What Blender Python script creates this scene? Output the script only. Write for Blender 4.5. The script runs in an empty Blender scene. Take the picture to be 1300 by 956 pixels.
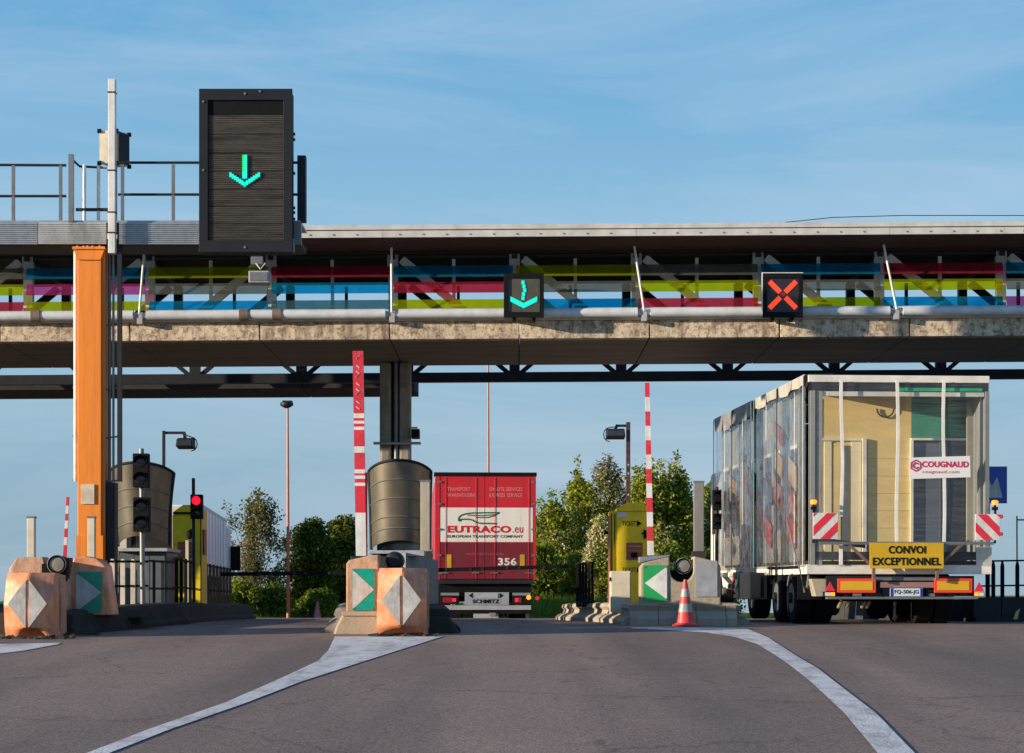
import bpy, bmesh, math, random
import numpy as np
from mathutils import Vector, Matrix, Euler
R = math.radians
random.seed(4)
S = bpy.context.scene
COL = S.collection

# ------------------------------------------------------------------ camera, sky, sun
F, HY, CXP, CZ = 2690.0, 760.0, 650.0, 1.43      # focal length and horizon in photo pixels, eye height
cam = bpy.data.cameras.new('camera')
cam.sensor_width = 36.0
cam.lens = 36.0 * F / 1300.0
cam.shift_y = (HY - 478.0) / 1300.0
cam.clip_start, cam.clip_end = 0.5, 6000
co = bpy.data.objects.new('camera', cam)
COL.objects.link(co)
co.location = (0, 0, CZ)
co.rotation_euler = (R(90), 0, 0)
S.camera = co

SUN_EL, SUN_AZ = R(9.5), R(69.0)     # low sun, behind the camera and well to the left
travel = Vector((math.sin(SUN_AZ) * math.cos(SUN_EL), math.cos(SUN_AZ) * math.cos(SUN_EL), -math.sin(SUN_EL)))
sl = bpy.data.lights.new('sun', 'SUN')
sl.energy = 5.0
sl.angle = R(0.53)
sl.color = (1.0, 0.83, 0.62)
so = bpy.data.objects.new('sun', sl)
COL.objects.link(so)
so.rotation_euler = travel.to_track_quat('-Z', 'Y').to_euler()
so.location = (-40, -20, 30)

w = bpy.data.worlds.new('World')
S.world = w
w.use_nodes = True
wn, wl = w.node_tree.nodes, w.node_tree.links
bg = wn['Background']
sky = wn.new('ShaderNodeTexSky')
sky.sky_type = 'NISHITA'
sky.sun_disc = False
sky.sun_elevation = SUN_EL
sky.sun_rotation = math.atan2(-travel.x, -travel.y)
sky.air_density, sky.dust_density, sky.ozone_density = 1.0, 0.0, 4.0
tc = wn.new('ShaderNodeTexCoord')
mp = wn.new('ShaderNodeMapping')
mp.inputs['Scale'].default_value = (2.2, 2.2, 13.0)
mp.inputs['Rotation'].default_value = (R(4), R(-5), 0)
cn = wn.new('ShaderNodeTexNoise')
cn.inputs['Scale'].default_value = 1.6
cn.inputs['Detail'].default_value = 6
cn.inputs['Roughness'].default_value = 0.62
cn.inputs['Distortion'].default_value = 0.6
cr = wn.new('ShaderNodeValToRGB')
cr.color_ramp.elements[0].position, cr.color_ramp.elements[0].color = 0.40, (0, 0, 0, 1)
cr.color_ramp.elements[1].position, cr.color_ramp.elements[1].color = 0.82, (0.36, 0.36, 0.36, 1)
mx = wn.new('ShaderNodeMixRGB')
mx.inputs[2].default_value = (4.6, 5.2, 5.9, 1)
wl.new(tc.outputs['Generated'], mp.inputs['Vector'])
wl.new(mp.outputs['Vector'], cn.inputs['Vector'])
wl.new(cn.outputs['Fac'], cr.inputs['Fac'])
wl.new(cr.outputs['Color'], mx.inputs[0])
hz = wn.new('ShaderNodeMixRGB')          # clear evening blue, paler towards the horizon all round
hz.inputs[0].default_value = 0.88
sx = wn.new('ShaderNodeSeparateXYZ')
mr_ = wn.new('ShaderNodeMapRange')
mr_.inputs['From Min'].default_value, mr_.inputs['From Max'].default_value = -0.1, 1.0
gr_ = wn.new('ShaderNodeValToRGB')
el = gr_.color_ramp.elements
SKY = [(0.0, (.24, .37, .49)), (.10, (.25, .39, .52)), (.16, (.30, .465, .60)), (.25, (.285, .515, .71)), (.345, (.10, .375, .665)), (.6, (.03, .20, .50)), (1.0, (.015, .09, .34))]
el[0].position, el[1].position = SKY[0][0], SKY[-1][0]
for p_, c_ in SKY[1:-1]: el.new(p_)
for e_, (p_, c_) in zip(el, SKY): e_.position = p_; e_.color = c_ + (1,)
vm = wn.new('ShaderNodeVectorMath'); vm.operation = 'SCALE'; vm.inputs['Scale'].default_value = 6.9
wl.new(tc.outputs['Generated'], sx.inputs[0]); wl.new(sx.outputs['Z'], mr_.inputs['Value'])
wl.new(mr_.outputs[0], gr_.inputs['Fac']); wl.new(gr_.outputs['Color'], vm.inputs[0])
wl.new(vm.outputs[0], hz.inputs[2])
wl.new(sky.outputs['Color'], hz.inputs[1])
wl.new(hz.outputs['Color'], mx.inputs[1])
wl.new(mx.outputs['Color'], bg.inputs['Color'])
bg.inputs['Strength'].default_value = 0.10
S.view_settings.view_transform = 'Standard'
S.view_settings.look = 'None'
S.view_settings.exposure = 0.6
S.view_settings.gamma = 1.0

# ------------------------------------------------------------------ terrain profile and pixel helpers
def _slope(y):
    pts = [(-1e9, .0305), (30.5, .0305), (35.5, 0.0), (40, -.006), (57, -.006), (68, -.055), (220, -.05), (420, -.012), (700, 0), (1e9, 0)]
    for (a, s), (b, t) in zip(pts, pts[1:]):
        if a <= y <= b:
            return s if b - a > 1e6 else s + (t - s) * (y - a) / (b - a)
    return 0
_ys = [i * .5 for i in range(0, 2000)]
_zs = [0.0]
for y in _ys[:-1]:
    _zs.append(_zs[-1] + .5 * _slope(y + .25))
def gz(y):
    if y <= 0: return .0305 * y
    i = min(int(y * 2), len(_zs) - 2)
    return _zs[i] + (_zs[i + 1] - _zs[i]) * min((y * 2 - i), 1)
def WX(px, Y): return (px - CXP) / F * Y
def WZ(py, Y): return CZ + (HY - py) / F * Y
def G(px, py):                         # photo pixel on the road -> ground point
    lo, hi = 5.0, 36.0
    for _ in range(50):
        m = (lo + hi) / 2
        if WZ(py, m) > gz(m) + .027: lo = m
        else: hi = m
    return (WX(px, lo), lo)

# ------------------------------------------------------------------ materials
MATS = {}
def mat(name, col, rough=.6, metal=0., var=.18, vs=4., bump=.0, bs=60., dirt=None, dirt_amt=.5, ds=2.5, spec=None, coords='Object', stretch=(1, 1, 1), coat=0, dlo=.5, dhi=.66, streak=None, s_amt=.5, s_str=(7, 7, .5)):
    if name in MATS: return MATS[name]
    m = bpy.data.materials.new(name)
    m.use_nodes = True
    n, l = m.node_tree.nodes, m.node_tree.links
    b = n['Principled BSDF']
    b.inputs['Roughness'].default_value = rough
    b.inputs['Metallic'].default_value = metal
    if spec is not None: b.inputs['Specular IOR Level'].default_value = spec
    if coat: b.inputs['Coat Weight'].default_value = coat
    t = n.new('ShaderNodeTexCoord')
    g = n.new('ShaderNodeMapping'); g.inputs['Scale'].default_value = stretch
    l.new(t.outputs[coords], g.inputs['Vector'])
    nz = n.new('ShaderNodeTexNoise'); nz.inputs['Scale'].default_value = vs; nz.inputs['Detail'].default_value = 8; nz.inputs['Roughness'].default_value = .65
    l.new(g.outputs['Vector'], nz.inputs['Vector'])
    r = n.new('ShaderNodeValToRGB')
    r.color_ramp.elements[0].position = .3; r.color_ramp.elements[1].position = .72
    r.color_ramp.elements[0].color = tuple(c * (1 - var) for c in col) + (1,)
    r.color_ramp.elements[1].color = tuple(min(1, c * (1 + var)) for c in col) + (1,)
    l.new(nz.outputs['Fac'], r.inputs['Fac'])
    out = r.outputs['Color']
    if dirt is not None:
        nd = n.new('ShaderNodeTexNoise'); nd.inputs['Scale'].default_value = ds; nd.inputs['Detail'].default_value = 10; nd.inputs['Roughness'].default_value = .7
        l.new(g.outputs['Vector'], nd.inputs['Vector'])
        rd = n.new('ShaderNodeValToRGB')
        rd.color_ramp.elements[0].position = dlo; rd.color_ramp.elements[1].position = dhi
        rd.color_ramp.elements[0].color = (0, 0, 0, 1); rd.color_ramp.elements[1].color = (dirt_amt,) * 3 + (1,)
        l.new(nd.outputs['Fac'], rd.inputs['Fac'])
        mm = n.new('ShaderNodeMixRGB'); mm.inputs[2].default_value = tuple(dirt) + (1,)
        l.new(rd.outputs['Color'], mm.inputs[0]); l.new(out, mm.inputs[1]); out = mm.outputs[0]
    if streak is not None:                              # run-down stains and scuffs
        g2 = n.new('ShaderNodeMapping'); g2.inputs['Scale'].default_value = s_str
        l.new(t.outputs[coords], g2.inputs['Vector'])
        ns = n.new('ShaderNodeTexNoise'); ns.inputs['Scale'].default_value = 1.6; ns.inputs['Detail'].default_value = 9; ns.inputs['Roughness'].default_value = .75
        l.new(g2.outputs['Vector'], ns.inputs['Vector'])
        rs = n.new('ShaderNodeValToRGB'); rs.color_ramp.elements[0].position = .47; rs.color_ramp.elements[1].position = .68
        rs.color_ramp.elements[0].color = (0, 0, 0, 1); rs.color_ramp.elements[1].color = (s_amt,) * 3 + (1,)
        l.new(ns.outputs['Fac'], rs.inputs['Fac'])
        ms = n.new('ShaderNodeMixRGB'); ms.inputs[2].default_value = tuple(streak) + (1,)
        l.new(rs.outputs['Color'], ms.inputs[0]); l.new(out, ms.inputs[1]); out = ms.outputs[0]
    l.new(out, b.inputs['Base Color'])
    if bump:
        nb = n.new('ShaderNodeTexNoise'); nb.inputs['Scale'].default_value = bs; nb.inputs['Detail'].default_value = 5
        l.new(g.outputs['Vector'], nb.inputs['Vector'])
        bp = n.new('ShaderNodeBump'); bp.inputs['Strength'].default_value = bump; bp.inputs['Distance'].default_value = .02
        l.new(nb.outputs['Fac'], bp.inputs['Height']); l.new(bp.outputs['Normal'], b.inputs['Normal'])
    MATS[name] = m
    return m
def emit(name, col, strength):
    if name in MATS: return MATS[name]
    m = mat(name, tuple(c * .25 for c in col), .5, var=.05)
    b = m.node_tree.nodes['Principled BSDF']
    b.inputs['Emission Color'].default_value = tuple(col) + (1,)
    b.inputs['Emission Strength'].default_value = strength
    return m
def schlick(n, l, r0):                                  # mirror share by viewing angle, the same from both sides
    lw = n.new('ShaderNodeLayerWeight'); lw.inputs['Blend'].default_value = .5
    pw = n.new('ShaderNodeMath'); pw.operation = 'POWER'; pw.inputs[1].default_value = 4
    ml = n.new('ShaderNodeMath'); ml.operation = 'MULTIPLY_ADD'; ml.inputs[1].default_value = 1 - r0; ml.inputs[2].default_value = r0
    l.new(lw.outputs['Facing'], pw.inputs[0]); l.new(pw.outputs[0], ml.inputs[0])
    return ml
def glassy(name, col, diff, trans):
    m = bpy.data.materials.new(name); m.use_nodes = True
    n, l = m.node_tree.nodes, m.node_tree.links
    n.remove(n['Principled BSDF'])
    o = n['Material Output']
    t = n.new('ShaderNodeBsdfTransparent'); t.inputs['Color'].default_value = tuple(trans) + (1,)
    d = n.new('ShaderNodeBsdfDiffuse')
    tl = n.new('ShaderNodeBsdfTranslucent')
    g = n.new('ShaderNodeBsdfGlossy'); g.inputs['Roughness'].default_value = .08
    nz = n.new('ShaderNodeTexNoise'); nz.inputs['Scale'].default_value = 5; nz.inputs['Detail'].default_value = 8
    tcx = n.new('ShaderNodeTexCoord'); l.new(tcx.outputs['Object'], nz.inputs['Vector'])
    r = n.new('ShaderNodeValToRGB')
    r.color_ramp.elements[0].position = .3; r.color_ramp.elements[1].position = .75
    r.color_ramp.elements[0].color = tuple(c * .75 for c in col) + (1,); r.color_ramp.elements[1].color = tuple(min(1, c * 1.15) for c in col) + (1,)
    l.new(nz.outputs['Fac'], r.inputs['Fac']); l.new(r.outputs['Color'], d.inputs['Color']); l.new(r.outputs['Color'], tl.inputs['Color'])
    dd = n.new('ShaderNodeMixShader'); dd.inputs[0].default_value = .35
    l.new(d.outputs[0], dd.inputs[1]); l.new(tl.outputs[0], dd.inputs[2])
    a = n.new('ShaderNodeMixShader'); a.inputs[0].default_value = diff
    l.new(t.outputs[0], a.inputs[1]); l.new(dd.outputs[0], a.inputs[2])
    fr = schlick(n, l, .03)
    c = n.new('ShaderNodeMixShader'); l.new(fr.outputs[0], c.inputs[0])
    l.new(a.outputs[0], c.inputs[1]); l.new(g.outputs[0], c.inputs[2]); l.new(c.outputs[0], o.inputs['Surface'])
    MATS[name] = m
    return m
def film_mat(name, base, gloss, ior, bumpv):
    m = bpy.data.materials.new(name); m.use_nodes = True
    n, l = m.node_tree.nodes, m.node_tree.links
    n.remove(n['Principled BSDF']); o = n['Material Output']
    t = n.new('ShaderNodeBsdfTransparent'); t.inputs['Color'].default_value = (.93, .94, .93, 1)
    d = n.new('ShaderNodeBsdfDiffuse'); d.inputs['Color'].default_value = (.75, .75, .72, 1)
    g = n.new('ShaderNodeBsdfGlossy'); g.inputs['Roughness'].default_value = gloss
    tcx = n.new('ShaderNodeTexCoord')
    mpn = n.new('ShaderNodeMapping'); mpn.inputs['Scale'].default_value = (1.6, 1.5, 1.1); mpn.inputs['Rotation'].default_value = (R(25), 0, 0)
    l.new(tcx.outputs['Object'], mpn.inputs['Vector'])
    nz = n.new('ShaderNodeTexNoise'); nz.inputs['Scale'].default_value = 2.2; nz.inputs['Detail'].default_value = 4; nz.inputs['Distortion'].default_value = 1.2
    l.new(mpn.outputs['Vector'], nz.inputs['Vector'])
    bp = n.new('ShaderNodeBump'); bp.inputs['Strength'].default_value = bumpv; bp.inputs['Distance'].default_value = .12
    l.new(nz.outputs['Fac'], bp.inputs['Height'])
    l.new(bp.outputs['Normal'], g.inputs['Normal'])
    fr = schlick(n, l, ior)
    # milky streaks in the plastic
    n2 = n.new('ShaderNodeTexNoise'); n2.inputs['Scale'].default_value = 6; n2.inputs['Detail'].default_value = 8
    m2 = n.new('ShaderNodeMapping'); m2.inputs['Scale'].default_value = (.25, .3, 9.0)
    l.new(tcx.outputs['Object'], m2.inputs['Vector']); l.new(m2.outputs['Vector'], n2.inputs['Vector'])
    r = n.new('ShaderNodeValToRGB'); r.color_ramp.elements[0].position = .38; r.color_ramp.elements[1].position = .78
    r.color_ramp.elements[0].color = (base,) * 3 + (1,); r.color_ramp.elements[1].color = (min(1, base + .08),) * 3 + (1,)
    l.new(n2.outputs['Fac'], r.inputs['Fac'])
    a = n.new('ShaderNodeMixShader'); l.new(r.outputs['Color'], a.inputs[0]); l.new(t.outputs[0], a.inputs[1]); l.new(d.outputs[0], a.inputs[2])
    c = n.new('ShaderNodeMixShader'); l.new(fr.outputs[0], c.inputs[0]); l.new(a.outputs[0], c.inputs[1]); l.new(g.outputs[0], c.inputs[2])
    l.new(c.outputs[0], o.inputs['Surface'])
    MATS[name] = m
    return m

BLACK = mat('black_paint', (.008, .009, .011), .75, var=.3, spec=.12)
DARK = mat('dark_steel', (.020, .023, .028), .55, .1, var=.3, spec=.3)
GREY = mat('grey_steel', (.20, .205, .21), .45, .35, dirt=(.14, .12, .10), dirt_amt=.5)
LGREY = mat('light_grey_paint', (.42, .43, .44), .45, .0, dirt=(.25, .22, .19), dirt_amt=.45, streak=(.17, .15, .13), s_amt=.5, s_str=(3, 3, 1))
GALV = mat('galvanised_steel', (.36, .38, .40), .4, .55, vs=9)
WHITE = mat('white_paint', (.76, .75, .72), .4, dirt=(.42, .38, .33), dirt_amt=.4, streak=(.3, .26, .22), s_amt=.4)
CREAM = mat('cream_paint', (.66, .58, .45), .55, dirt=(.3, .24, .17), dirt_amt=.4)
ORANGE = mat('orange_paint', (.86, .25, .02), .45, var=.06, dirt=(.55, .17, .03), dirt_amt=.35, stretch=(3, 3, .5), streak=(.42, .15, .05), s_amt=.55, s_str=(8, 8, .35))
CONC = mat('concrete', (.33, .29, .24), .85, bump=.35, bs=50, dirt=(.13, .11, .09), dirt_amt=.7, streak=(.09, .075, .06), s_amt=.6, s_str=(4, 4, .5))
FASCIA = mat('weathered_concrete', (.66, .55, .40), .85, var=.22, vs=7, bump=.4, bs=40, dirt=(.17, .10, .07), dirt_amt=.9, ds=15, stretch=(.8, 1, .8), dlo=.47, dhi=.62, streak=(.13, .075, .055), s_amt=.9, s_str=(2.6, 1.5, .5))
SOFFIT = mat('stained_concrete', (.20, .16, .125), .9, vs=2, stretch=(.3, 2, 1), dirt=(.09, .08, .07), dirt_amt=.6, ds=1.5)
DCONC = mat('dark_concrete', (.05, .048, .046), .95, spec=.2, bump=.3, dirt=(.022, .022, .022), dirt_amt=.6)
BROWN = mat('brown_boards', (.09, .036, .026), .7, stretch=(.25, 2, 6), vs=5, var=.35)
ROOFU = mat('dark_roof_lining', (.022, .015, .016), .9)
PLAST = mat('faded_orange_plastic', (.82, .31, .14), .42, var=.22, vs=2.4, dirt=(.66, .44, .36), dirt_amt=.8, ds=3.2, bump=.3, bs=9, streak=(.22, .10, .06), s_amt=.7, s_str=(5, 5, 2.2))
PLASTB = mat('dirty_orange_concrete', (.62, .36, .22), .75, var=.2, dirt=(.33, .25, .2), dirt_amt=.8, ds=5, bump=.3, bs=30, streak=(.16, .10, .07), s_amt=.7, s_str=(4, 4, 1.2))
DIAM = mat('worn_reflective_sheet', (.50, .50, .48), .4, dirt=(.35, .3, .26), dirt_amt=.6, ds=6, streak=(.2, .15, .12), s_amt=.6, s_str=(6, 6, 2))
GREEN = mat('green_reflective_sheet', (.0, .27, .16), .35, var=.1)
LGREEN = mat('bright_green_sheet', (.02, .36, .09), .35, var=.1, dirt=(.1, .25, .1), dirt_amt=.3, ds=8)
RED = mat('red_paint', (.62, .025, .04), .4, var=.1)
RREFL = mat('red_reflective', (.75, .03, .05), .3, var=.12)
YEL = mat('yellow_enamel', (.80, .57, .015), .5, var=.1, spec=.3, dirt=(.4, .28, .03), dirt_amt=.4)
TYRE = mat('tyre_rubber', (.011, .011, .013), .9, spec=.15)
CHROME = mat('wheel_rim', (.45, .45, .46), .35, .7)
RUST = mat('rusty_pink_paint', (.42, .17, .11), .6, dirt=(.3, .1, .05), dirt_amt=.5)
LAMPP = mat('lamp_post_paint', (.55, .21, .10), .6)
AMBER = emit('amber_lamp', (1.0, .33, .015), 1.1)
REDL = emit('red_lamp', (1.0, .01, .03), .85)
LED = emit('green_led', (.0, .86, .68), .62)
LEDG = emit('leaf_green_led', (.01, .80, .16), .6)
LEDR = emit('red_led', (1.0, .075, .02), .6)
GLASSD = mat('dark_glass', (.03, .035, .04), .08, spec=.7)

# ------------------------------------------------------------------ mesh builder
class MB:
    def __init__(self): self.v, self.f = [], []
    def add(self, vs, fs):
        o = len(self.v); self.v += [tuple(p) for p in vs]; self.f += [tuple(i + o for i in f) for f in fs]; return self
    def box(self, x0, x1, y0, y1, z0, z1, ch=0):
        if ch:
            bm = bmesh.new(); bmesh.ops.create_cube(bm, size=1)
            for v in bm.verts:
                v.co = ((x0 + x1) / 2 + v.co.x * (x1 - x0), (y0 + y1) / 2 + v.co.y * (y1 - y0), (z0 + z1) / 2 + v.co.z * (z1 - z0))
            bmesh.ops.bevel(bm, geom=bm.edges[:], offset=ch, segments=2, affect='EDGES', profile=.6)
            bm.verts.index_update()
            self.add([v.co[:] for v in bm.verts], [[v.index for v in f.verts] for f in bm.faces]); bm.free(); return self
        return self.add([(x0, y0, z0), (x1, y0, z0), (x1, y1, z0), (x0, y1, z0), (x0, y0, z1), (x1, y0, z1), (x1, y1, z1), (x0, y1, z1)],
                        [(0, 3, 2, 1), (4, 5, 6, 7), (0, 1, 5, 4), (1, 2, 6, 5), (2, 3, 7, 6), (3, 0, 4, 7)])
    def prism(self, pts, y0, y1):                     # outline in x,z extruded along y (outline given anticlockwise seen from -y)
        n = len(pts)
        a = sum(pts[i][0] * pts[(i + 1) % n][1] - pts[(i + 1) % n][0] * pts[i][1] for i in range(n))
        if a < 0: pts = pts[::-1]
        vs = [(p[0], y0, p[1]) for p in pts] + [(p[0], y1, p[1]) for p in pts]
        fs = [tuple(range(n)), tuple(range(2 * n - 1, n - 1, -1))] + [((i + 1) % n, i, i + n, (i + 1) % n + n) for i in range(n)]
        return self.add(vs, fs)
    def prismz(self, pts, z0, z1):
        n = len(pts)
        a = sum(pts[i][0] * pts[(i + 1) % n][1] - pts[(i + 1) % n][0] * pts[i][1] for i in range(n))
        if a < 0: pts = pts[::-1]
        vs = [(p[0], p[1], z0) for p in pts] + [(p[0], p[1], z1) for p in pts]
        fs = [tuple(range(n - 1, -1, -1)), tuple(range(n, 2 * n))] + [(i, (i + 1) % n, (i + 1) % n + n, i + n) for i in range(n)]
        return self.add(vs, fs)
    def tube(self, pts, r, n=10, r1=None, cap=True):
        pts = [Vector(p) for p in pts]; rr = []
        k = len(pts); o = []
        for i, p in enumerate(pts):
            d = (pts[min(i + 1, k - 1)] - pts[max(i - 1, 0)]).normalized()
            u = d.cross(Vector((0, 0, 1)) if abs(d.z) < .9 else Vector((0, 1, 0))).normalized(); w2 = d.cross(u)
            ra = r if r1 is None else r + (r1 - r) * i / (k - 1)
            o += [p + (u * math.cos(2 * math.pi * j / n) + w2 * math.sin(2 * math.pi * j / n)) * ra for j in range(n)]
        fs = []
        for i in range(k - 1):
            for j in range(n):
                a, b = i * n + j, i * n + (j + 1) % n
                fs.append((a, b, b + n, a + n))
        if cap: fs += [tuple(range(n - 1, -1, -1)), tuple(range((k - 1) * n, k * n))]
        return self.add(o, fs)
    def bar(self, p, q, w_, d_):                       # rectangular bar from p to q
        p, q = Vector(p), Vector(q); d = (q - p).normalized()
        u = Vector((0, 1, 0)) if abs(d.y) < .9 else Vector((1, 0, 0))
        s = d.cross(u).normalized(); t = s.cross(d).normalized()
        c = [(-1, -1), (1, -1), (1, 1), (-1, 1)]
        vs = [p + s * w_ / 2 * a + t * d_ / 2 * b for a, b in c] + [q + s * w_ / 2 * a + t * d_ / 2 * b for a, b in c]
        return self.add(vs, [(0, 3, 2, 1), (4, 5, 6, 7), (0, 1, 5, 4), (1, 2, 6, 5), (2, 3, 7, 6), (3, 0, 4, 7)])
    def lathe(self, prof, c, axis='z', n=20, cap=True):
        vs, fs = [], []; k = len(prof)
        for r, h in prof:
            for j in range(n):
                a = 2 * math.pi * j / n; x, y = r * math.cos(a), r * math.sin(a)
                vs.append((c[0] + x, c[1] + y, c[2] + h) if axis == 'z' else ((c[0] + x, c[1] + h, c[2] + y) if axis == 'y' else (c[0] + h, c[1] + x, c[2] + y)))
        for i in range(k - 1):
            for j in range(n):
                a, b = i * n + j, i * n + (j + 1) % n; fs.append((a, b, b + n, a + n))
        if cap: fs += [tuple(range(n - 1, -1, -1)), tuple(range((k - 1) * n, k * n))]
        return self.add(vs, fs)
    def build(self, name, m, parent=None, world=True, smooth=False, bevel=0, label=None, kind=None):
        me = bpy.data.meshes.new(name)
        off = Vector((0, 0, 0))
        if parent is not None and world:
            rt = parent
            while rt.parent: rt = rt.parent
            off = rt.location.copy()
        me.from_pydata([(a - off.x, b - off.y, c - off.z) for a, b, c in self.v], [], self.f)
        bm = bmesh.new(); bm.from_mesh(me)
        bmesh.ops.recalc_face_normals(bm, faces=bm.faces)
        bm.to_mesh(me); bm.free()
        if smooth:
            for p in me.polygons: p.use_smooth = True
        me.materials.append(m)
        o = bpy.data.objects.new(name, me)
        COL.objects.link(o)
        o.parent = parent
        if smooth: 
            md = o.modifiers.new('edges', 'EDGE_SPLIT'); md.split_angle = R(38)
        if bevel:
            md = o.modifiers.new('bevel', 'BEVEL'); md.width = bevel; md.segments = 2; md.limit_method = 'ANGLE'; md.angle_limit = R(40)
        if label: o['label'] = label
        if kind: o['kind'] = kind
        return o
def thing(name, label, cat, loc, rot=(0, 0, 0), group=None):
    o = bpy.data.objects.new(name, None); COL.objects.link(o)
    o.location = loc; o.rotation_euler = rot; o.empty_display_size = .3
    o['label'] = label; o['category'] = cat
    if group: o['group'] = group
    return o
def tag(o, label, cat, group=None):
    o['label'] = label; o['category'] = cat
    if group: o['group'] = group
    return o
def kids(o): return [c for c in COL.objects if c.parent == o]
def copy_tree(o, parent=None):
    c = o.copy(); COL.objects.link(c); c.parent = parent
    for ch in kids(o): copy_tree(ch, c)
    return c
def text(body, cx, y, cz, wid, hei, m, parent, world=True, bold=.0, name='lettering', shear=0, depth=.002):
    cu = bpy.data.curves.new('lettering', 'FONT'); cu.body = body; cu.align_x = 'CENTER'; cu.offset = bold; cu.shear = shear
    cu.resolution_u = 3; cu.space_character = 1.06
    t = bpy.data.objects.new('lettering', cu); COL.objects.link(t)
    dg = bpy.context.evaluated_depsgraph_get(); dg.update()
    me = bpy.data.meshes.new_from_object(t.evaluated_get(dg))
    bpy.data.objects.remove(t); bpy.data.curves.remove(cu)
    vs = np.array([v.co[:] for v in me.vertices]); fs = [tuple(p.vertices) for p in me.polygons]
    mn, mxx = vs.min(0), vs.max(0)
    b = MB()
    P = [((v[0] - (mn[0] + mxx[0]) / 2) / (mxx[0] - mn[0]) * wid + cx, y, (v[1] - (mn[1] + mxx[1]) / 2) / (mxx[1] - mn[1]) * hei + cz) for v in vs]
    b.add(P, fs)
    bpy.data.meshes.remove(me)
    return b.build(name, m, parent, world)
def struct(o): o['kind'] = 'structure'; return o

DIR = R(3.6)                                           # lanes run 3.6 degrees left of the view axis
def lane(x0, y0, d): return (x0 - math.sin(DIR) * d, y0 + math.cos(DIR) * d)
#PART2
# ------------------------------------------------------------------ ground, road, markings
def sheet(name, xs, ys, dz, m):
    b = MB(); n = len(xs)
    b.v = [(x, y, gz(y) + dz) for y in ys for x in xs]
    b.f = [(j * n + i, j * n + i + 1, (j + 1) * n + i + 1, (j + 1) * n + i) for j in range(len(ys) - 1) for i in range(n - 1)]
    return struct(b.build(name, m, smooth=True))
fine = [i * .5 for i in range(-20, 140)]
GRASSM = mat('grass', (.11, .16, .025), 1.0, spec=0, var=.45, vs=1.2, bump=.6, bs=25)
sheet('ground', [-900, -300, -120, -60, -30, 0, 30, 60, 120, 300, 900], [-60, -30] + fine + [75, 85, 100, 130, 180, 260, 400, 600, 900, 1500, 2500], 0, GRASSM)
ASPH = mat('asphalt', (.235, .176, .145), .9, var=.12, vs=.7, bump=.22, bs=70, stretch=(1, .5, 1), spec=.3)
n_, l_ = ASPH.node_tree.nodes, ASPH.node_tree.links
b_ = n_['Principled BSDF']; src = b_.inputs['Base Color'].links[0].from_socket
tx = n_.new('ShaderNodeTexCoord')
v1 = n_.new('ShaderNodeTexNoise'); v1.inputs['Scale'].default_value = 34; v1.inputs['Detail'].default_value = 3; v1.inputs['Roughness'].default_value = .8
l_.new(tx.outputs['Object'], v1.inputs['Vector'])
r1 = n_.new('ShaderNodeValToRGB'); r1.color_ramp.elements[0].position = .3; r1.color_ramp.elements[1].position = .72
r1.color_ramp.elements[0].color = (.38, .38, .38, 1); r1.color_ramp.elements[1].color = (1.95, 1.88, 1.8, 1)
l_.new(v1.outputs['Fac'], r1.inputs['Fac'])
mm_ = n_.new('ShaderNodeMixRGB'); mm_.blend_type = 'MULTIPLY'; mm_.inputs[0].default_value = 1
l_.new(src, mm_.inputs[1]); l_.new(r1.outputs['Color'], mm_.inputs[2])
# tyre-darkened tracks and long stains running with the lanes
mpt = n_.new('ShaderNodeMapping'); mpt.inputs['Scale'].default_value = (.8, .05, 1); mpt.inputs['Rotation'].default_value = (0, 0, R(-3.6))
l_.new(tx.outputs['Object'], mpt.inputs['Vector'])
v2 = n_.new('ShaderNodeTexNoise'); v2.inputs['Scale'].default_value = 1.1; v2.inputs['Detail'].default_value = 6
l_.new(mpt.outputs['Vector'], v2.inputs['Vector'])
r2 = n_.new('ShaderNodeValToRGB'); r2.color_ramp.elements[0].position = .35; r2.color_ramp.elements[1].position = .65
r2.color_ramp.elements[0].color = (.70, .70, .72, 1); r2.color_ramp.elements[1].color = (1.08, 1.06, 1.04, 1)
l_.new(v2.outputs['Fac'], r2.inputs['Fac'])
m3 = n_.new('ShaderNodeMixRGB'); m3.blend_type = 'MULTIPLY'; m3.inputs[0].default_value = 1
l_.new(mm_.outputs[0], m3.inputs[1]); l_.new(r2.outputs['Color'], m3.inputs[2]); 
# oil drips and dark patches down the middle of the lanes, fine cracks
v4 = n_.new('ShaderNodeTexNoise'); v4.inputs['Scale'].default_value = 2.6; v4.inputs['Detail'].default_value = 7; v4.inputs['Roughness'].default_value = .7
mp4 = n_.new('ShaderNodeMapping'); mp4.inputs['Scale'].default_value = (1, .28, 1)
l_.new(tx.outputs['Object'], mp4.inputs['Vector']); l_.new(mp4.outputs['Vector'], v4.inputs['Vector'])
r4 = n_.new('ShaderNodeValToRGB'); r4.color_ramp.elements[0].position = .60; r4.color_ramp.elements[1].position = .74
r4.color_ramp.elements[0].color = (1, 1, 1, 1); r4.color_ramp.elements[1].color = (.55, .54, .54, 1)
l_.new(v4.outputs['Fac'], r4.inputs['Fac'])
m4 = n_.new('ShaderNodeMixRGB'); m4.blend_type = 'MULTIPLY'; m4.inputs[0].default_value = 1
l_.new(m3.outputs[0], m4.inputs[1]); l_.new(r4.outputs['Color'], m4.inputs[2])
vo = n_.new('ShaderNodeTexVoronoi'); vo.feature = 'DISTANCE_TO_EDGE'; vo.inputs['Scale'].default_value = .22
dn = n_.new('ShaderNodeTexNoise'); dn.inputs['Scale'].default_value = 1.5; dn.inputs['Detail'].default_value = 6
va = n_.new('ShaderNodeVectorMath'); va.operation = 'ADD'
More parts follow.
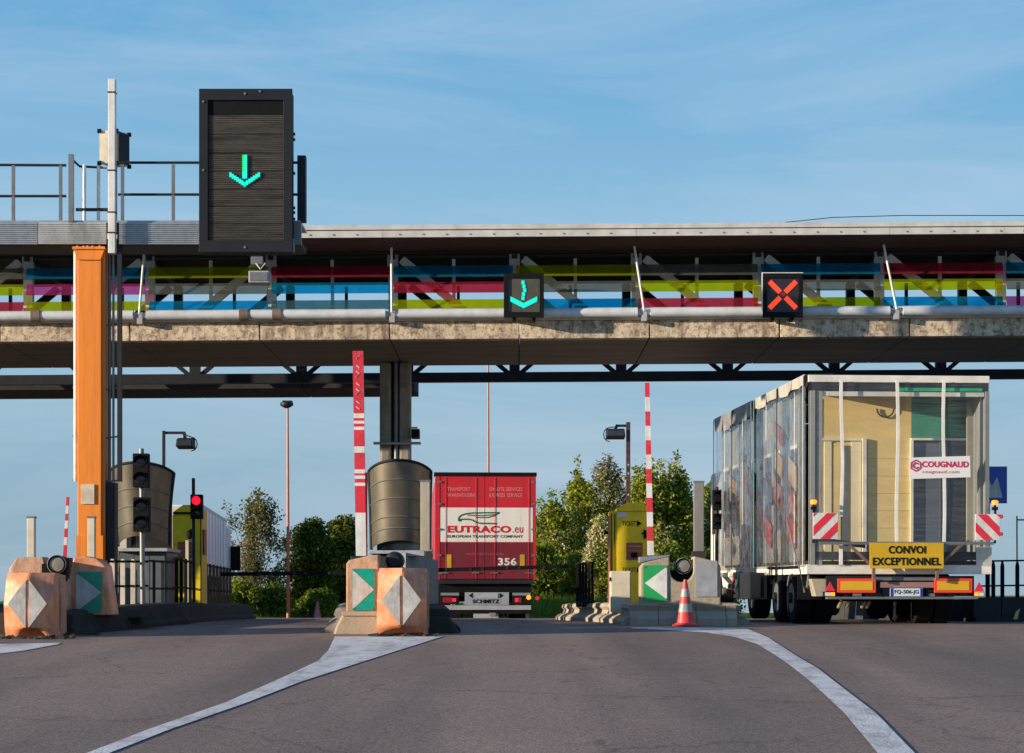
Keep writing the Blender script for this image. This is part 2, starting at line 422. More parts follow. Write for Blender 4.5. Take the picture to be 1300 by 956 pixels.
l_.new(tx.outputs['Object'], va.inputs[0]); l_.new(dn.outputs['Color'], va.inputs[1]); l_.new(tx.outputs['Object'], dn.inputs['Vector']); l_.new(va.outputs[0], vo.inputs['Vector'])
r5 = n_.new('ShaderNodeValToRGB'); r5.color_ramp.elements[0].position = .0; r5.color_ramp.elements[1].position = .006
r5.color_ramp.elements[0].color = (.5, .5, .5, 1); r5.color_ramp.elements[1].color = (1, 1, 1, 1)
l_.new(vo.outputs['Distance'], r5.inputs['Fac'])
m5 = n_.new('ShaderNodeMixRGB'); m5.blend_type = 'MULTIPLY'; m5.inputs[0].default_value = .8
l_.new(m4.outputs[0], m5.inputs[1]); l_.new(r5.outputs['Color'], m5.inputs[2])
l_.new(m5.outputs[0], b_.inputs['Base Color'])
sheet('road', [-45, -30, -20, -10, -5, 0, 5, 10, 20, 30, 45], [-60, -30] + [y for y in fine if y <= 60], .02, ASPH)
MARK = mat('road_marking_paint', (.76, .73, .68), .7, var=.12, vs=3, dirt=(.36, .32, .29), dirt_amt=.75, ds=3.5, bump=.4, bs=40, streak=(.25, .21, .19), s_amt=.75, s_str=(2.2, .5, 1), dlo=.53, dhi=.68)
def marking(left, right):                              # two edges as photo pixels on the road, nearest the toll first
    b = MB(); n = 0
    def dens(e):
        o = []
        for (x, y), (u, v) in zip(e, e[1:]):
            o += [(x + (u - x) * k / 4, y + (v - y) * k / 4) for k in range(4)]
        return o + [e[-1]]
    A = [G(*p) for p in dens(left)]; B = [G(*p) for p in dens(right)]
    for i in range(len(A)):
        for t in range(5):
            x = A[i][0] + (B[i][0] - A[i][0]) * t / 4; y = A[i][1] + (B[i][1] - A[i][1]) * t / 4
            b.v.append((x, y, gz(y) + .027))
    b.f = [(i * 5 + t, i * 5 + t + 1, i * 5 + t + 6, i * 5 + t + 5) for i in range(len(A) - 1) for t in range(4)]
    return struct(b.build('road_marking', MARK))
marking([(425, 808), (417, 825), (405, 838), (380, 850), (345, 866), (285, 892), (190, 925), (60, 975)],
        [(562, 808), (530, 818), (498, 828), (454, 842), (380, 866), (310, 893), (215, 926), (90, 975)])
marking([(803, 796.5), (860, 796.5), (905, 796.7), (948, 798), (975, 809), (1012, 833), (1038, 848), (1061, 866), (1112, 905), (1180, 975)],
        [(800, 797.6), (850, 800), (897, 803), (935, 809), (962, 818), (985, 832), (1005, 846), (1030, 866), (1072, 905), (1130, 975)])
marking([(-60, 819), (-20, 818), (30, 817), (75, 816)], [(-60, 836), (-20, 832), (30, 826), (76, 817.5)])
# a grass bank rising beyond the crest
bk = MB(); 
for j in range(13):
    for i in range(41):
        x = -26 + i * 1.5; y = 60 + j * 3
        h = 1.2 * math.sin(math.pi * min(j / 12, 1)) ** .8 * (.6 + .4 * math.sin(x * .35 + 1.0)) + .1 * math.sin(x * 2.1 + j)
        bk.v.append((x, y, gz(60) - .35 - .02 * (y - 60) + (h if 0 < j < 12 else -2)))
bk.f = [(j * 41 + i, j * 41 + i + 1, (j + 1) * 41 + i + 1, (j + 1) * 41 + i) for j in range(12) for i in range(40)]
struct(bk.build('grass_bank', GRASSM, smooth=True))
rng_ = np.random.default_rng(5); gb = MB()
for k in range(9000):
    X = rng_.uniform(-16, 9); yy = rng_.uniform(62, 82); i_ = (X + 26) / 1.5; j_ = (yy - 60) / 3
    zz = bk.v[int(j_) * 41 + int(i_)][2] * .5 + bk.v[(int(j_) + 1) * 41 + int(i_) + 1][2] * .5
    h_ = rng_.uniform(.12, .34); dx_, dy_ = rng_.normal(size=2) * .08
    gb.add([(X - .02, yy, zz - .05), (X + .02, yy + .01, zz - .05), (X + dx_, yy + dy_, zz + h_)], [(0, 1, 2)])
gbo = gb.build('tall_grass', mat('grass_blades', (.15, .21, .03), 1.0, spec=0, var=.4, vs=2), None, kind='stuff')

# ------------------------------------------------------------------ toll canopy
CY = 39.0
can = thing('toll_canopy', 'long flat toll canopy with coloured glass louvres over a weathered concrete edge beam', 'canopy', (0, 41.5, gz(41.5)), (0, -.006, 0))
XL, XR = -12.6, 15.0
z0 = lambda py, Y=CY: WZ(py, Y)
GUT = mat('gutter_grey', (.56, .555, .53), .5, dirt=(.35, .33, .3), dirt_amt=.4)
TRUSS = mat('truss_pale_grey', (.60, .60, .57), .5, dirt=(.35, .32, .28), dirt_amt=.5)
PIPEM = mat('pipe_pale_grey', (.62, .65, .68), .45, dirt=(.4, .38, .36), dirt_amt=.4)
FRM = mat('sign_frame', (.016, .018, .024), .6, var=.2, spec=.2)
MB().box(XL, XR, 38.0, 43.2, z0(290.5, 38), z0(284.5, 38)).build('roof_sheet', GUT, can)
BAY = 156 / F * CY; X5 = WX(500, CY)
bays = [X5 + BAY * k for k in range(-5, 7)]
for k in range(-2, 3):                                  # grey gutter board in lengths
    a = max(XL, WX(497 - 8, 38) + k * 4.55); b = min(XR, a + 4.545) if k < 2 else XR
    MB().box(a, b, 38.03, 38.16, z0(300, 38), z0(291.3, 38)).build('gutter_board', GUT, can)
    sp = MB()
    x = a + .3
    while x < b - .1:
        sp.lathe([(.013, -.008), (.013, .01)], (x, 38.025, z0(296.5, 38)), 'y', 8); x += .42
    sp.build('bolt', GREY, can, kind='stuff')
    MB().add([(a, 38.08, z0(300.5, 38)), (b, 38.08, z0(300.5, 38)), (b, 39.15, z0(318, 39.15)), (a, 39.15, z0(318, 39.15)),
              (a, 38.08, z0(300.5, 38) + .06), (b, 38.08, z0(300.5, 38) + .06), (b, 39.15, z0(318, 39.15) + .06), (a, 39.15, z0(318, 39.15) + .06)],
             [(0, 1, 2, 3), (4, 7, 6, 5), (0, 4, 5, 1), (1, 5, 6, 2), (2, 6, 7, 3), (3, 7, 4, 0)]).build('soffit_board', BROWN, can)
MB().box(XL, XR, 39.15, 43.1, z0(318, 39.15) - .02, z0(291.5, 38)).build('roof_lining', ROOFU, can)
# roof joists under the lining
for k in range(-5, 7):
    x = X5 + BAY * k
    if XL < x < XR: MB().box(x - .05, x + .05, 39.3, 43.0, z0(318, 39.15) - .12, z0(318, 39.15) - .022).build('joist', DARK, can)
# trusses
def truss(Y, m, front):
    zt, zb = z0(317, CY), z0(397, CY)
    MB().box(XL, XR, Y - .06, Y + .06, zt - .06, zt - .021).build('top_chord', DARK, can)
    for i, x in enumerate(bays):
        if not XL < x < XR: continue
        MB().box(x - .085, x + .085, Y - .08, Y + .08, zb, zt - .1).build('truss_post', m, can)
        if front:
            MB().box(x - .1, x + .1, Y - .1, Y - .084, zt - .32, zt - .02).build('gusset_plate', LGREY, can)
        xm = x + BAY / 2
        if xm < XR: MB().box(xm - .03, xm + .03, Y - .04, Y + .04, zb, zt - .1).build('hanger', m, can)
        if x >= X5 - .01:
            p, q = (x + .16, zt - .1), (x + 1.42, zb + .02)
        else:
            p, q = (x - .16, zt - .1), (x - 1.42, zb + .02)
        if XL < q[0] < XR: MB().bar((p[0], Y, p[1]), (q[0], Y, q[1]), .15, .1).build('diagonal', m, can)
    if front: MB().box(XL, XR, Y - .06, Y + .06, zb - .12, zb).build('bottom_chord', m, can)
truss(39.45, TRUSS, True)
truss(42.8, DARK, False)
# coloured glass louvres, three rows and a thin fourth one under the pipe
GL = {'g': glassy('green_glass', (.46, .50, .02), .30, (.80, .84, .10)),
      'b': glassy('blue_glass', (.02, .30, .48), .30, (.08, .68, .95)),
      'r': glassy('red_glass', (.50, .05, .10), .30, (.92, .25, .33)),
      'k': glassy('grey_glass', (.20, .21, .19), .38, (.55, .58, .56)),
      'p': glassy('pink_glass', (.52, .08, .30), .30, (.9, .42, .68)),
      't': glassy('teal_glass', (.10, .25, .30), .36, (.35, .56, .64))}
ROWS = [('gkbgrbgkbrbg', 336, 351), ('bgpkbrkgkgkk', 356.5, 371.5), ('grgbtgbrgbpb', 379, 392), ('gpbkpkpbpkgg', 401.5, 406)]
for cols, pa, pb in ROWS:
    for i in range(11):
        a, b = bays[i] + .03, bays[i + 1] - .03
        if b < XL or a > XR: continue
        a, b = max(a, XL + .1), min(b, XR - .1)
        za, zb = z0(pa, 39.1), z0(pb, 39.1)
        MB().add([(a, 39.06, zb), (b, 39.06, zb), (b, 39.18, za), (a, 39.18, za), (a, 39.075, zb), (b, 39.075, zb), (b, 39.195, za), (a, 39.195, za)],
                 [(0, 1, 2, 3), (4, 7, 6, 5), (0, 4, 5, 1), (1, 5, 6, 2), (2, 6, 7, 3), (3, 7, 4, 0)]).build('glass_louvre', GL[cols[i]], can)
# concrete deck in precast lengths
JW = 165 / F * CY; J0 = WX(497, CY)
for k in range(-5, 6):
    a, b = J0 + JW * k + .012, J0 + JW * (k + 1) - .012
    if a > XR or b < XL: continue
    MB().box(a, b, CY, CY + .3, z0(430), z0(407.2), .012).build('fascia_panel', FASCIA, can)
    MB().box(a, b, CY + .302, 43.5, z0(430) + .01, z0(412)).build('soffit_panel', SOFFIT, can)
    MB().box(a - .01, b + .01, CY - .05, CY + .5, z0(407), z0(402.8)).build('coping', CREAM, can)
# front pipe in lengths with joints, collars and tie rods
PJ = [WX(p, 38.85) for p in (-460, -140, 180, 500, 820, 1140, 1460)]
PZ = z0(397.5, 38.85)
for a, b in zip(PJ, PJ[1:]):
    a, b = max(a + .12, XL), min(b - .12, XR)
    MB().tube([(a, 38.85, PZ), (b, 38.85, PZ)], .092, 16).build('pipe', PIPEM, can, smooth=True)
for p, dx in ((180, -7), (500, 0), (820, 12), (1140, 16)):
    x = WX(p, 38.85)
    MB().box(x - .13, x + .13, 38.82, 38.97, PZ - .05, PZ + .05).box(x - .05, x + .05, 38.8, 39, PZ - .16, PZ + .02).build('pipe_bracket', LGREY, can)
    MB().tube([(x, 38.78, PZ + .02), (x - dx / F * CY, 38.78, z0(316))], .022, 8).build('tie_rod', WHITE, can, smooth=True)
for p in (48, 312, 354):
    x = WX(p, 38.85)
    MB().tube([(x - .08, 38.85, PZ), (x + .08, 38.85, PZ)],   .112, 16).build('pipe_collar', mat('brown_collar', (.20, .15, .11), .6, dirt=(.1, .07, .05), dirt_amt=.6), can, smooth=True)
# rear beam with hangers
Y = 45.0
MB().box(XL, XR, Y - .1, Y + .1, z0(485, Y), z0(473, Y)).build('rear_beam', DARK, can)
for k, x in enumerate(bays):
    if not XL < x < XR: continue
    MB().box(x - .11, x + .11, Y - .08, Y + .08, z0(473, Y), z0(425, Y)).build('rear_post', DARK, can)
    for s in (-1, 1):
        MB().bar((x + s * .12, Y, z0(473, Y) - .02), (x + s * .8, Y, z0(440, Y)), .09, .09).build('rear_brace', DARK, can)
for k in range(-3, 1):
    b = WX(531, 47) + JW * 1.02 * k; a = b - JW * 1.02 + .02
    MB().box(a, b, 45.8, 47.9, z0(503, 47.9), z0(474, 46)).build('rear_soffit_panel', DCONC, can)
# small roof vents and the cable strung along the ridge
for p in (497, 1088):
    x = WX(p, 40); v = MB()
    for s in (-.05, .05): v.lathe([(.035, 0), (.035, .16), (.045, .16), (.045, .2)], (x + s, 40, z0(284.5, 38) - .005), 'z', 10)
    v.build('roof_vent', DARK, can, smooth=True)
cb = MB(); pts = [(WX(p, 41), 41, z0(q, 41)) for p, q in ((1000, 284.5), (1060, 278.5), (1150, 276.5), (1300, 277.5), (1400, 279))]
cb.tube(pts, .008, 6).build('cable', BLACK, can)
# canopy column on the centre island
colm = thing('canopy_column', 'twin dark concrete column carrying the canopy above the middle island', 'column', (WX(502, 43), 43.0, gz(43)))
for a, b in ((483, 497.5), (508, 522)):
    MB().box(WX(a, 43), WX(b, 43), 42.7, 43.2, gz(43) - .2, z0(431.5), .05).build('shaft', CONC, colm)
MB().box(WX(497, 43), WX(508.5, 43), 42.85, 43.1, gz(43) - .2, z0(431.5)).build('web', DCONC, colm)
MB().tube([(WX(503, 42.75), 42.75, gz(43)), (WX(503, 42.75), 42.75, z0(431.5))], .045, 10).build('drainpipe', GREY, colm, smooth=True)
MB().box(WX(474, 42.5), WX(534, 42.5), 42.5, 42.62, WZ(564, 42.5), WZ(561, 42.5)).build('bracket', GREY, colm)
spk = thing('loudspeaker', 'small dark loudspeaker box on the right side of the canopy column', 'loudspeaker', (WX(527, 42.6), 42.6, WZ(557, 42.6)))
MB().box(WX(522.5, 42.6), WX(533, 42.6), 42.45, 42.75, WZ(557, 42.6), WZ(545, 42.6), .02).build('housing', DARK, spk)
MB().box(WX(524, 42.6), WX(531, 42.6), 42.43, 42.447, WZ(555, 42.6), WZ(547, 42.6)).build('grille', BLACK, spk)
MB().bar((WX(522, 42.6), 42.6, WZ(543, 42.6)), (WX(530, 42.6), 42.6, WZ(543, 42.6)), .03, .03).build('arm', GREY, spk)

# ------------------------------------------------------------------ gantry with walkway
GY = 34.0
gx = lambda p, Y=GY: WX(p, Y)
gzp = lambda p, Y=GY: WZ(p, Y)
gan = thing('sign_gantry', 'orange pillar gantry with a railed corrugated walkway on top', 'gantry', (gx(115), GY + .2, gz(GY)))
MB().box(gx(98.5), gx(128.5), GY, GY + .45, gz(GY) - .1, gzp(318), .012).build('pillar', ORANGE, gan)
MB().box(gx(128.7), gx(132.5), GY + .06, GY + .40, gz(GY) - .1, gzp(320)).build('pillar_flange', ORANGE, gan)
MB().prism([(gx(99), gzp(330)), (gx(128), gzp(330)), (gx(133), gzp(317)), (gx(94), gzp(317))], GY - .03, GY + .46).build('capital', ORANGE, gan)
MB().box(gx(92.5), gx(134), GY - .06, GY + .5, gzp(317) + .001, gzp(313.6)).build('cap_plate', ORANGE, gan)
bo = MB()
for p in (99, 107, 112, 118, 127): bo.lathe([(.025, -.02), (.025, .03)], (gx(p), GY - .02, gzp(313)), 'z', 8)
bo.build('bolt', GREY, gan, kind='stuff')
MB().box(gx(103), gx(120), GY - .025, GY - .002, gzp(640), gzp(615)).build('notice_plate', CREAM, gan)
MB().box(gx(97), gx(131), GY - .02, GY + .47, gz(GY) - .1, gzp(680)).build('pillar_foot', ORANGE, gan)
# corrugated walkway panels
def corr(a, b, za, zb, y, n=11):
    m = MB(); h = (zb - za) / n
    pr = [(y, za)]
    for i in range(n):
        pr += [(y - .018, za + h * (i + .12)), (y - .018, za + h * (i + .5)), (y, za + h * (i + .62)), (y, za + h * (i + 1))]
    k = len(pr)
    m.add([(a, p, q) for p, q in pr] + [(b, p, q) for p, q in pr] + [(a, y + .06, q) for p, q in pr] + [(b, y + .06, q) for p, q in pr],
          [(i, i + 1, k + i + 1, k + i) for i in range(k - 1)] + [(2 * k + i, 3 * k + i, 3 * k + i + 1, 2 * k + i + 1) for i in range(k - 1)]
          + [(i, 2 * k + i, 2 * k + i + 1, i + 1) for i in range(k - 1)] + [(k + i, k + i + 1, 3 * k + i + 1, 3 * k + i) for i in range(k - 1)]
          + [(0, k, 3 * k, 2 * k), (k - 1, 3 * k - 1, 4 * k - 1, 2 * k - 1)])
    return m
for a, b, m in ((-160, -1, 0), (0, 48.5, 0), (50, 136, 1), (152, 254, 0), (255, 383, 0)):
    corr(gx(a), gx(b), gzp(311), gzp(283.5), GY - .05 - (.03 if m else 0)).build('walkway_panel', LGREY if m else GALV, gan)
MB().box(gx(-160), gx(382), GY + .02, GY + .9, gzp(311.5), gzp(305)).build('walkway_beam', DARK, gan)
MB().box(gx(-160), gx(382), GY - .04, GY + .95, gzp(283.2), gzp(280.5)).build('walkway_floor', GALV, gan)
for p in (-125, -40, 17, 77, 155.5, 220, 300):
    for yy in (GY,):
        s = True
        MB().box(gx(p) - .025, gx(p) + .025, yy - .02, yy + .02, gzp(283), gzp(209)).build('railing_post', GREY if s else DARK, gan)
for yy in (GY - .001,):
    for q in (208.5, 249):
        MB().tube([(gx(-160), yy, gzp(q)), (gx(84), yy, gzp(q + (1.4 if q < 220 else 0)))], .022, 8).build('rail', DARK, gan, smooth=True)
        MB().tube([(gx(150), yy, gzp(q - 2)), (gx(380), yy, gzp(q - 2))], .022, 8).build('rail', DARK, gan, smooth=True)
MB().box(gx(88.5), gx(94.5), GY - .1, GY - .02, gzp(283), gzp(197)).build('railing_post', GREY, gan)
MB().tube([(gx(92), GY, gzp(203)), (gx(98), GY + .2, gzp(208)), (gx(126), GY + .3, gzp(208))], .02, 8).build('rail', DARK, gan)
for p in (105.5, 123.5): MB().tube([(gx(p), GY + .1, gzp(283)), (gx(p), GY + .1, gzp(208))], .028, 8).build('gate_post', WHITE, gan, smooth=True)
MB().box(gx(95), gx(138), GY + .07, GY + .13, gzp(266.5), gzp(263)).build('gate_rail', DARK, gan)
MB().box(gx(377.5), gx(388), GY - .02, GY + .18, gzp(281), gzp(197.5)).build('end_post', DARK, gan)
MB().box(gx(374), gx(383), GY - .1, GY - .06, gzp(311), gzp(283)).build('end_plate', GREY, gan)
for p in (258, 372): MB().box(gx(p) - .035, gx(p) + .035, GY - .16, GY - .09, gzp(322), gzp(305)).build('sign_hanger', LGREY, gan)
# cable ducts and ladder beside the pillar
MB().tube([(gx(94.5), GY + .12, gzp(611)), (gx(94.5), GY + .12, gzp(316))], .04, 10).build('conduit', CREAM, gan, smooth=True)
MB().tube([(gx(136), GY + .2, gz(GY)), (gx(136), GY + .2, gzp(316))], .026, 8).build('conduit', GREY, gan, smooth=True)
MB().tube([(gx(142.5), GY + .1, gzp(610)), (gx(142.5), GY + .1, gzp(316))], .02, 8).build('ladder_stile', GREY, gan, smooth=True)
MB().box(gx(148), gx(153.5), GY + .05, GY + .13, gzp(611), gzp(280)).build('ladder_stile', DARK, gan)
for q in (410, 491, 553, 609): MB().tube([(gx(90), GY + .14, gzp(q)), (gx(98), GY + .14, gzp(q))], .016, 6).tube([(gx(133), GY + .15, gzp(q + 2)), (gx(152), GY + .12, gzp(q))], .016, 6).build('conduit_clip', GREY, gan)
MB().box(gx(134), gx(144), GY + .1, GY + .4, gz(GY), gzp(612)).build('cable_cover', DARK, gan)
# pole, box
pol = thing('mast', 'tall pale square mast standing in front of the gantry walkway', 'mast', (gx(142.5, 33.8), 33.8, gzp(322, 33.8)))
MB().box(gx(138, 33.8), gx(147, 33.8), 33.74, 33.86, gzp(322, 33.8), gzp(101, 33.8), .008).build('pole', WHITE, pol)
for q in (118, 217, 270, 296): MB().box(gx(137.4, 33.8), gx(147.6, 33.8), 33.73, 33.87, gzp(q + .8, 33.8), gzp(q - .8, 33.8)).build('band', DARK, pol)
MB().box(gx(131), gx(139), 33.77, 33.8, gzp(217.5), gzp(216.2)).build('cable_tie', DARK, pol)
bx = thing('control_cabinet', 'beige square cabinet on the mast above the walkway railing', 'cabinet', (gx(142), GY + .3, gzp(206)))
c0 = (gx(125), GY + .08); c1 = (gx(147), GY - .04 + .1); c2 = (gx(159), GY + .35); c3 = (gx(137), GY + .42)
MB().prismz([c0, c1, c2, c3], gzp(206), gzp(164.5)).build('body', CREAM, bx)
MB().prismz([(c1[0] + .012, c1[1] + .01), (c2[0] - .004, c2[1] - .03), (c2[0] + .012, c2[1] - .04), (c1[0] + .028, c1[1])], gzp(204.5), gzp(166)).build('side_shade', DARK, bx)  # dark panel standing in for the shade on the cabinet's right face
cc = MB()
for p, q in ((c0, 206), (c0, 165), (c1, 206), (c1, 165), (c2, 206), (c2, 165)): cc.box(p[0] - .03, p[0] + .03, p[1] - .03, p[1] + .03, gzp(q) - .03, gzp(q) + .03)
cc.build('corner_cap', BLACK, bx)
MB().tube([(gx(142), GY + .2, gzp(281)), (gx(142), GY + .2, gzp(206) + .02)], .05, 10).build('support', GREY, bx)
# matrix sign
VY = 33.55
vx = lambda p: WX(p, VY); vz = lambda p: WZ(p, VY)
vms = thing('lane_signal', 'tall black matrix sign with a small green down arrow on the gantry', 'lane sign', (vx(311), VY + .15, vz(320)))
MB().box(vx(254), vx(369.5), VY + .06, VY + .42, vz(319), vz(114)).build('housing', FRM, vms, bevel=.01)
for a, b, c, d in ((252.5, 371, 127, 112.5), (252.5, 371, 320, 305), (252.5, 264, 305.2, 126.8), (359.5, 371, 305.2, 126.8)):
    MB().box(vx(a), vx(b), VY, VY + .058, vz(c), vz(d)).build('frame', FRM, vms, bevel=.006)
SCR = mat('sign_screen', (.085, .080, .074), .55, var=.35, vs=6, stretch=(.4, 1, 5), dirt=(.03, .03, .033), dirt_amt=.9, ds=2.0, bump=.2, bs=120, spec=.2)
edges = [305, 284, 262, 240, 217, 194, 170, 145, 127]
for a, b in zip(edges, edges[1:]):
    MB().box(vx(264.3), vx(359.2), VY + .035, VY + .058, vz(a - .4), vz(b + .4)).build('screen_panel', SCR if b != 127 else BLACK, vms)
    if b != 127:
        lv = MB(); nl = 9; hh = (vz(b + .4) - vz(a - .4)) / nl
        for k in range(nl):
            z0_ = vz(a - .4) + hh * k
            lv.add([(vx(264.6), VY + .033, z0_ + hh * .1), (vx(359), VY + .033, z0_ + hh * .1), (vx(359), VY + .018, z0_ + hh * .55), (vx(264.6), VY + .018, z0_ + hh * .55), (vx(264.6), VY + .034, z0_ + hh * .62), (vx(359), VY + .034, z0_ + hh * .62)], [(0, 1, 2, 3), (3, 2, 5, 4)])
        lv.build('louvre', SCR, vms, kind='stuff')
sc = MB()
for p, q in ((258, 129), (311, 119), (258, 216), (311, 314), (330, 116)): sc.lathe([(.02, -.012), (.02, 0)], (vx(p), VY - .001, vz(q)), 'y', 8)
sc.build('bolt', GREY, vms, kind='stuff')
for q in (168, 175, 218, 262, 268, 276): MB().box(vx(371.3), vx(373.6), VY + .1, VY + .16, vz(q + 1.5), vz(q - 1.5)).build('hinge', DARK, vms)
def dots(cx, cz, pts, s, y, m, nm, par):
    b = MB()
    for x, z in pts: b.box(vx(cx + x) - s, vx(cx + x) + s, y, y + .012, vz(cz + z) - s, vz(cz + z) + s)
    return b.build(nm, m, par)
step = 3.0
stem = [(x, z * step - 27) for z in range(10) for x in (-1.5, 1.5)]
dots(310.5, 225, [p for p in stem if p[0] < 0 and p[1] < -8] , .019, VY + .004, LEDG, 'arrow_stem', vms)
dots(310.5, 225, [p for p in stem if not (p[0] < 0 and p[1] < -8)], .019, VY + .004, LED, 'arrow_stem', vms)
head = [(s * i * step, 9 - i * 2.0 + dz) for i in range(7) for s in (-1, 1) for dz in (-1.7, 1.2)]
dots(310.5, 225, head, .018, VY + .004, LED, 'arrow_head', vms)
fl = thing('camera_unit', 'small grey box hanging below the tall black matrix sign', 'camera', (vx(328), VY + .2, vz(358)))
MB().box(vx(315), vx(341), VY + .05, VY + .4, vz(358), vz(343), .01).build('housing', LGREY, fl)
MB().box(vx(317), vx(339), VY + .035, VY + .052, vz(356), vz(345)).build('lens_panel', GREY, fl)
MB().box(vx(317), vx(332), VY + .12, VY + .3, vz(334), vz(323)).build('mount', GREY, fl)
MB().tube([(vx(324), VY + .1, vz(333)), (vx(330), VY + .06, vz(341)), (vx(336), VY + .1, vz(333))], .012, 6).build('cable', CREAM, fl)
# two square lane signals on the canopy
def lane_sign(px, kind, label):
    Y = 38.5; s = F / Y
    x = lambda p: WX(px + p, Y); z = lambda p: WZ(374 + p, Y)
    t = thing('lane_signal', label, 'lane sign', (x(0), Y + .1, z(26)), group='square lane signals on the canopy')
    MB().box(x(-24), x(24), Y + .04, Y + .2, z(26), z(-26), .015).build('housing', BLACK, t)
    for a, b, c, d in ((-25.5, 25.5, 29, 22), (-25.5, 25.5, -21, -27), (-25.5, -20, 22, -21), (20, 25.5, 22, -21)):
        MB().box(x(a), x(b), Y, Y + .05, z(c), z(d)).build('frame', BLACK, t, bevel=.006)
    MB().box(x(-20), x(20), Y + .03, Y + .045, z(22), z(-21)).build('screen', mat('olive_screen', (.075, .07, .05), .5, vs=9) if kind == 'arrow' else mat('plum_screen', (.03, .018, .022), .4, vs=14), t)
    if kind == 'arrow':
        MB().prism([(x(-17), z(2)), (x(-17), z(8.5)), (x(0), z(17)), (x(17), z(8.5)), (x(17), z(2)), (x(0), z(10.5))], Y + .02, Y + .029).build('arrow_head', LED, t)
        st = MB()
        for k, (dx, za) in enumerate(((-1.0, -18), (.2, -13), (1.2, -8), (-.4, -3), (-1.0, 2))):
            st.box(x(dx - 2.0), x(dx + 2.0), Y + .02, Y + .029, z(za + 4.6), z(za))
        st.build('arrow_stem', LED, t)
    else:
        for s_ in (-1, 1):
            for a, b in ((3.2, 17), (-17, -3.2)):
                MB().bar((x(s_ * a), Y + .025, z(a)), (x(s_ * b), Y + .025, z(b)), 6.4 / s, .01).build('cross_arm', LEDR, t)
        MB().lathe([(.045, -.004), (.045, .004)], (x(0), Y + .02, z(0)), 'y', 12).build('cross_centre', mat('dull_red', (.35, .03, .03), .4), t)
        for a, b, c, d in ((-26.6, 25.5, -27.2, -28.2), (-26.6, -25.7, 20, -27.2)): MB().box(x(a), x(b), Y - .004, Y + .06, z(c), z(d)).build('edge_trim', WHITE, t)
    for a in (-12, 13): MB().box(x(a - 2), x(a + 2), Y + .1, Y + .45, z(31), z(27)).build('foot', BLACK, t)
lane_sign(665, 'arrow', 'square black lane signal on the canopy showing a green arrow')
lane_sign(994, 'cross', 'square black lane signal on the canopy showing a red cross')
# ------------------------------------------------------------------ islands
def kerb_stones(par, path, name='kerb_stone', hgt=.36, m=CONC, flip=1):
    # S-profiled precast stones laid along a path of ground points, outer side to the left of travel (flip=1)
    prof = [(-.30, -.1), (.26, -.1), (.28, .08), (.22, .13), (.12, .17), (.10, .23), (.15, .28), (.13, .34), (.06, hgt), (-.30, hgt)]
    for (x0, y0), (x1, y1) in zip(path, path[1:]):
        L = math.hypot(x1 - x0, y1 - y0); k = max(1, round(L / 1.0))
        tx, ty = (x1 - x0) / L, (y1 - y0) / L; nx, ny = -ty * flip, tx * flip
        for i in range(k):
            a, b = L * i / k + .008, L * (i + 1) / k - .008
            vs = []
            for d in (a, b):
                px, py = x0 + tx * d, y0 + ty * d
                vs += [(px + nx * o, py + ny * o, gz(py) + h) for o, h in prof]
            n = len(prof)
            MB().add(vs, [tuple(range(n)), tuple(range(2 * n - 1, n - 1, -1))] + [(j, (j + 1) % n, (j + 1) % n + n, j + n) for j in range(n)]).build(name, m, par)
def slab(par, pts, h, m, name='paving_slab'):
    b = MB(); n = len(pts)
    b.add([(x, y, gz(y) - .15) for x, y in pts] + [(x, y, gz(y) + h) for x, y in pts], [tuple(range(n)), tuple(range(2 * n - 1, n - 1, -1))] + [(i, (i + 1) % n, (i + 1) % n + n, i + n) for i in range(n)])
    return b.build(name, m, par)
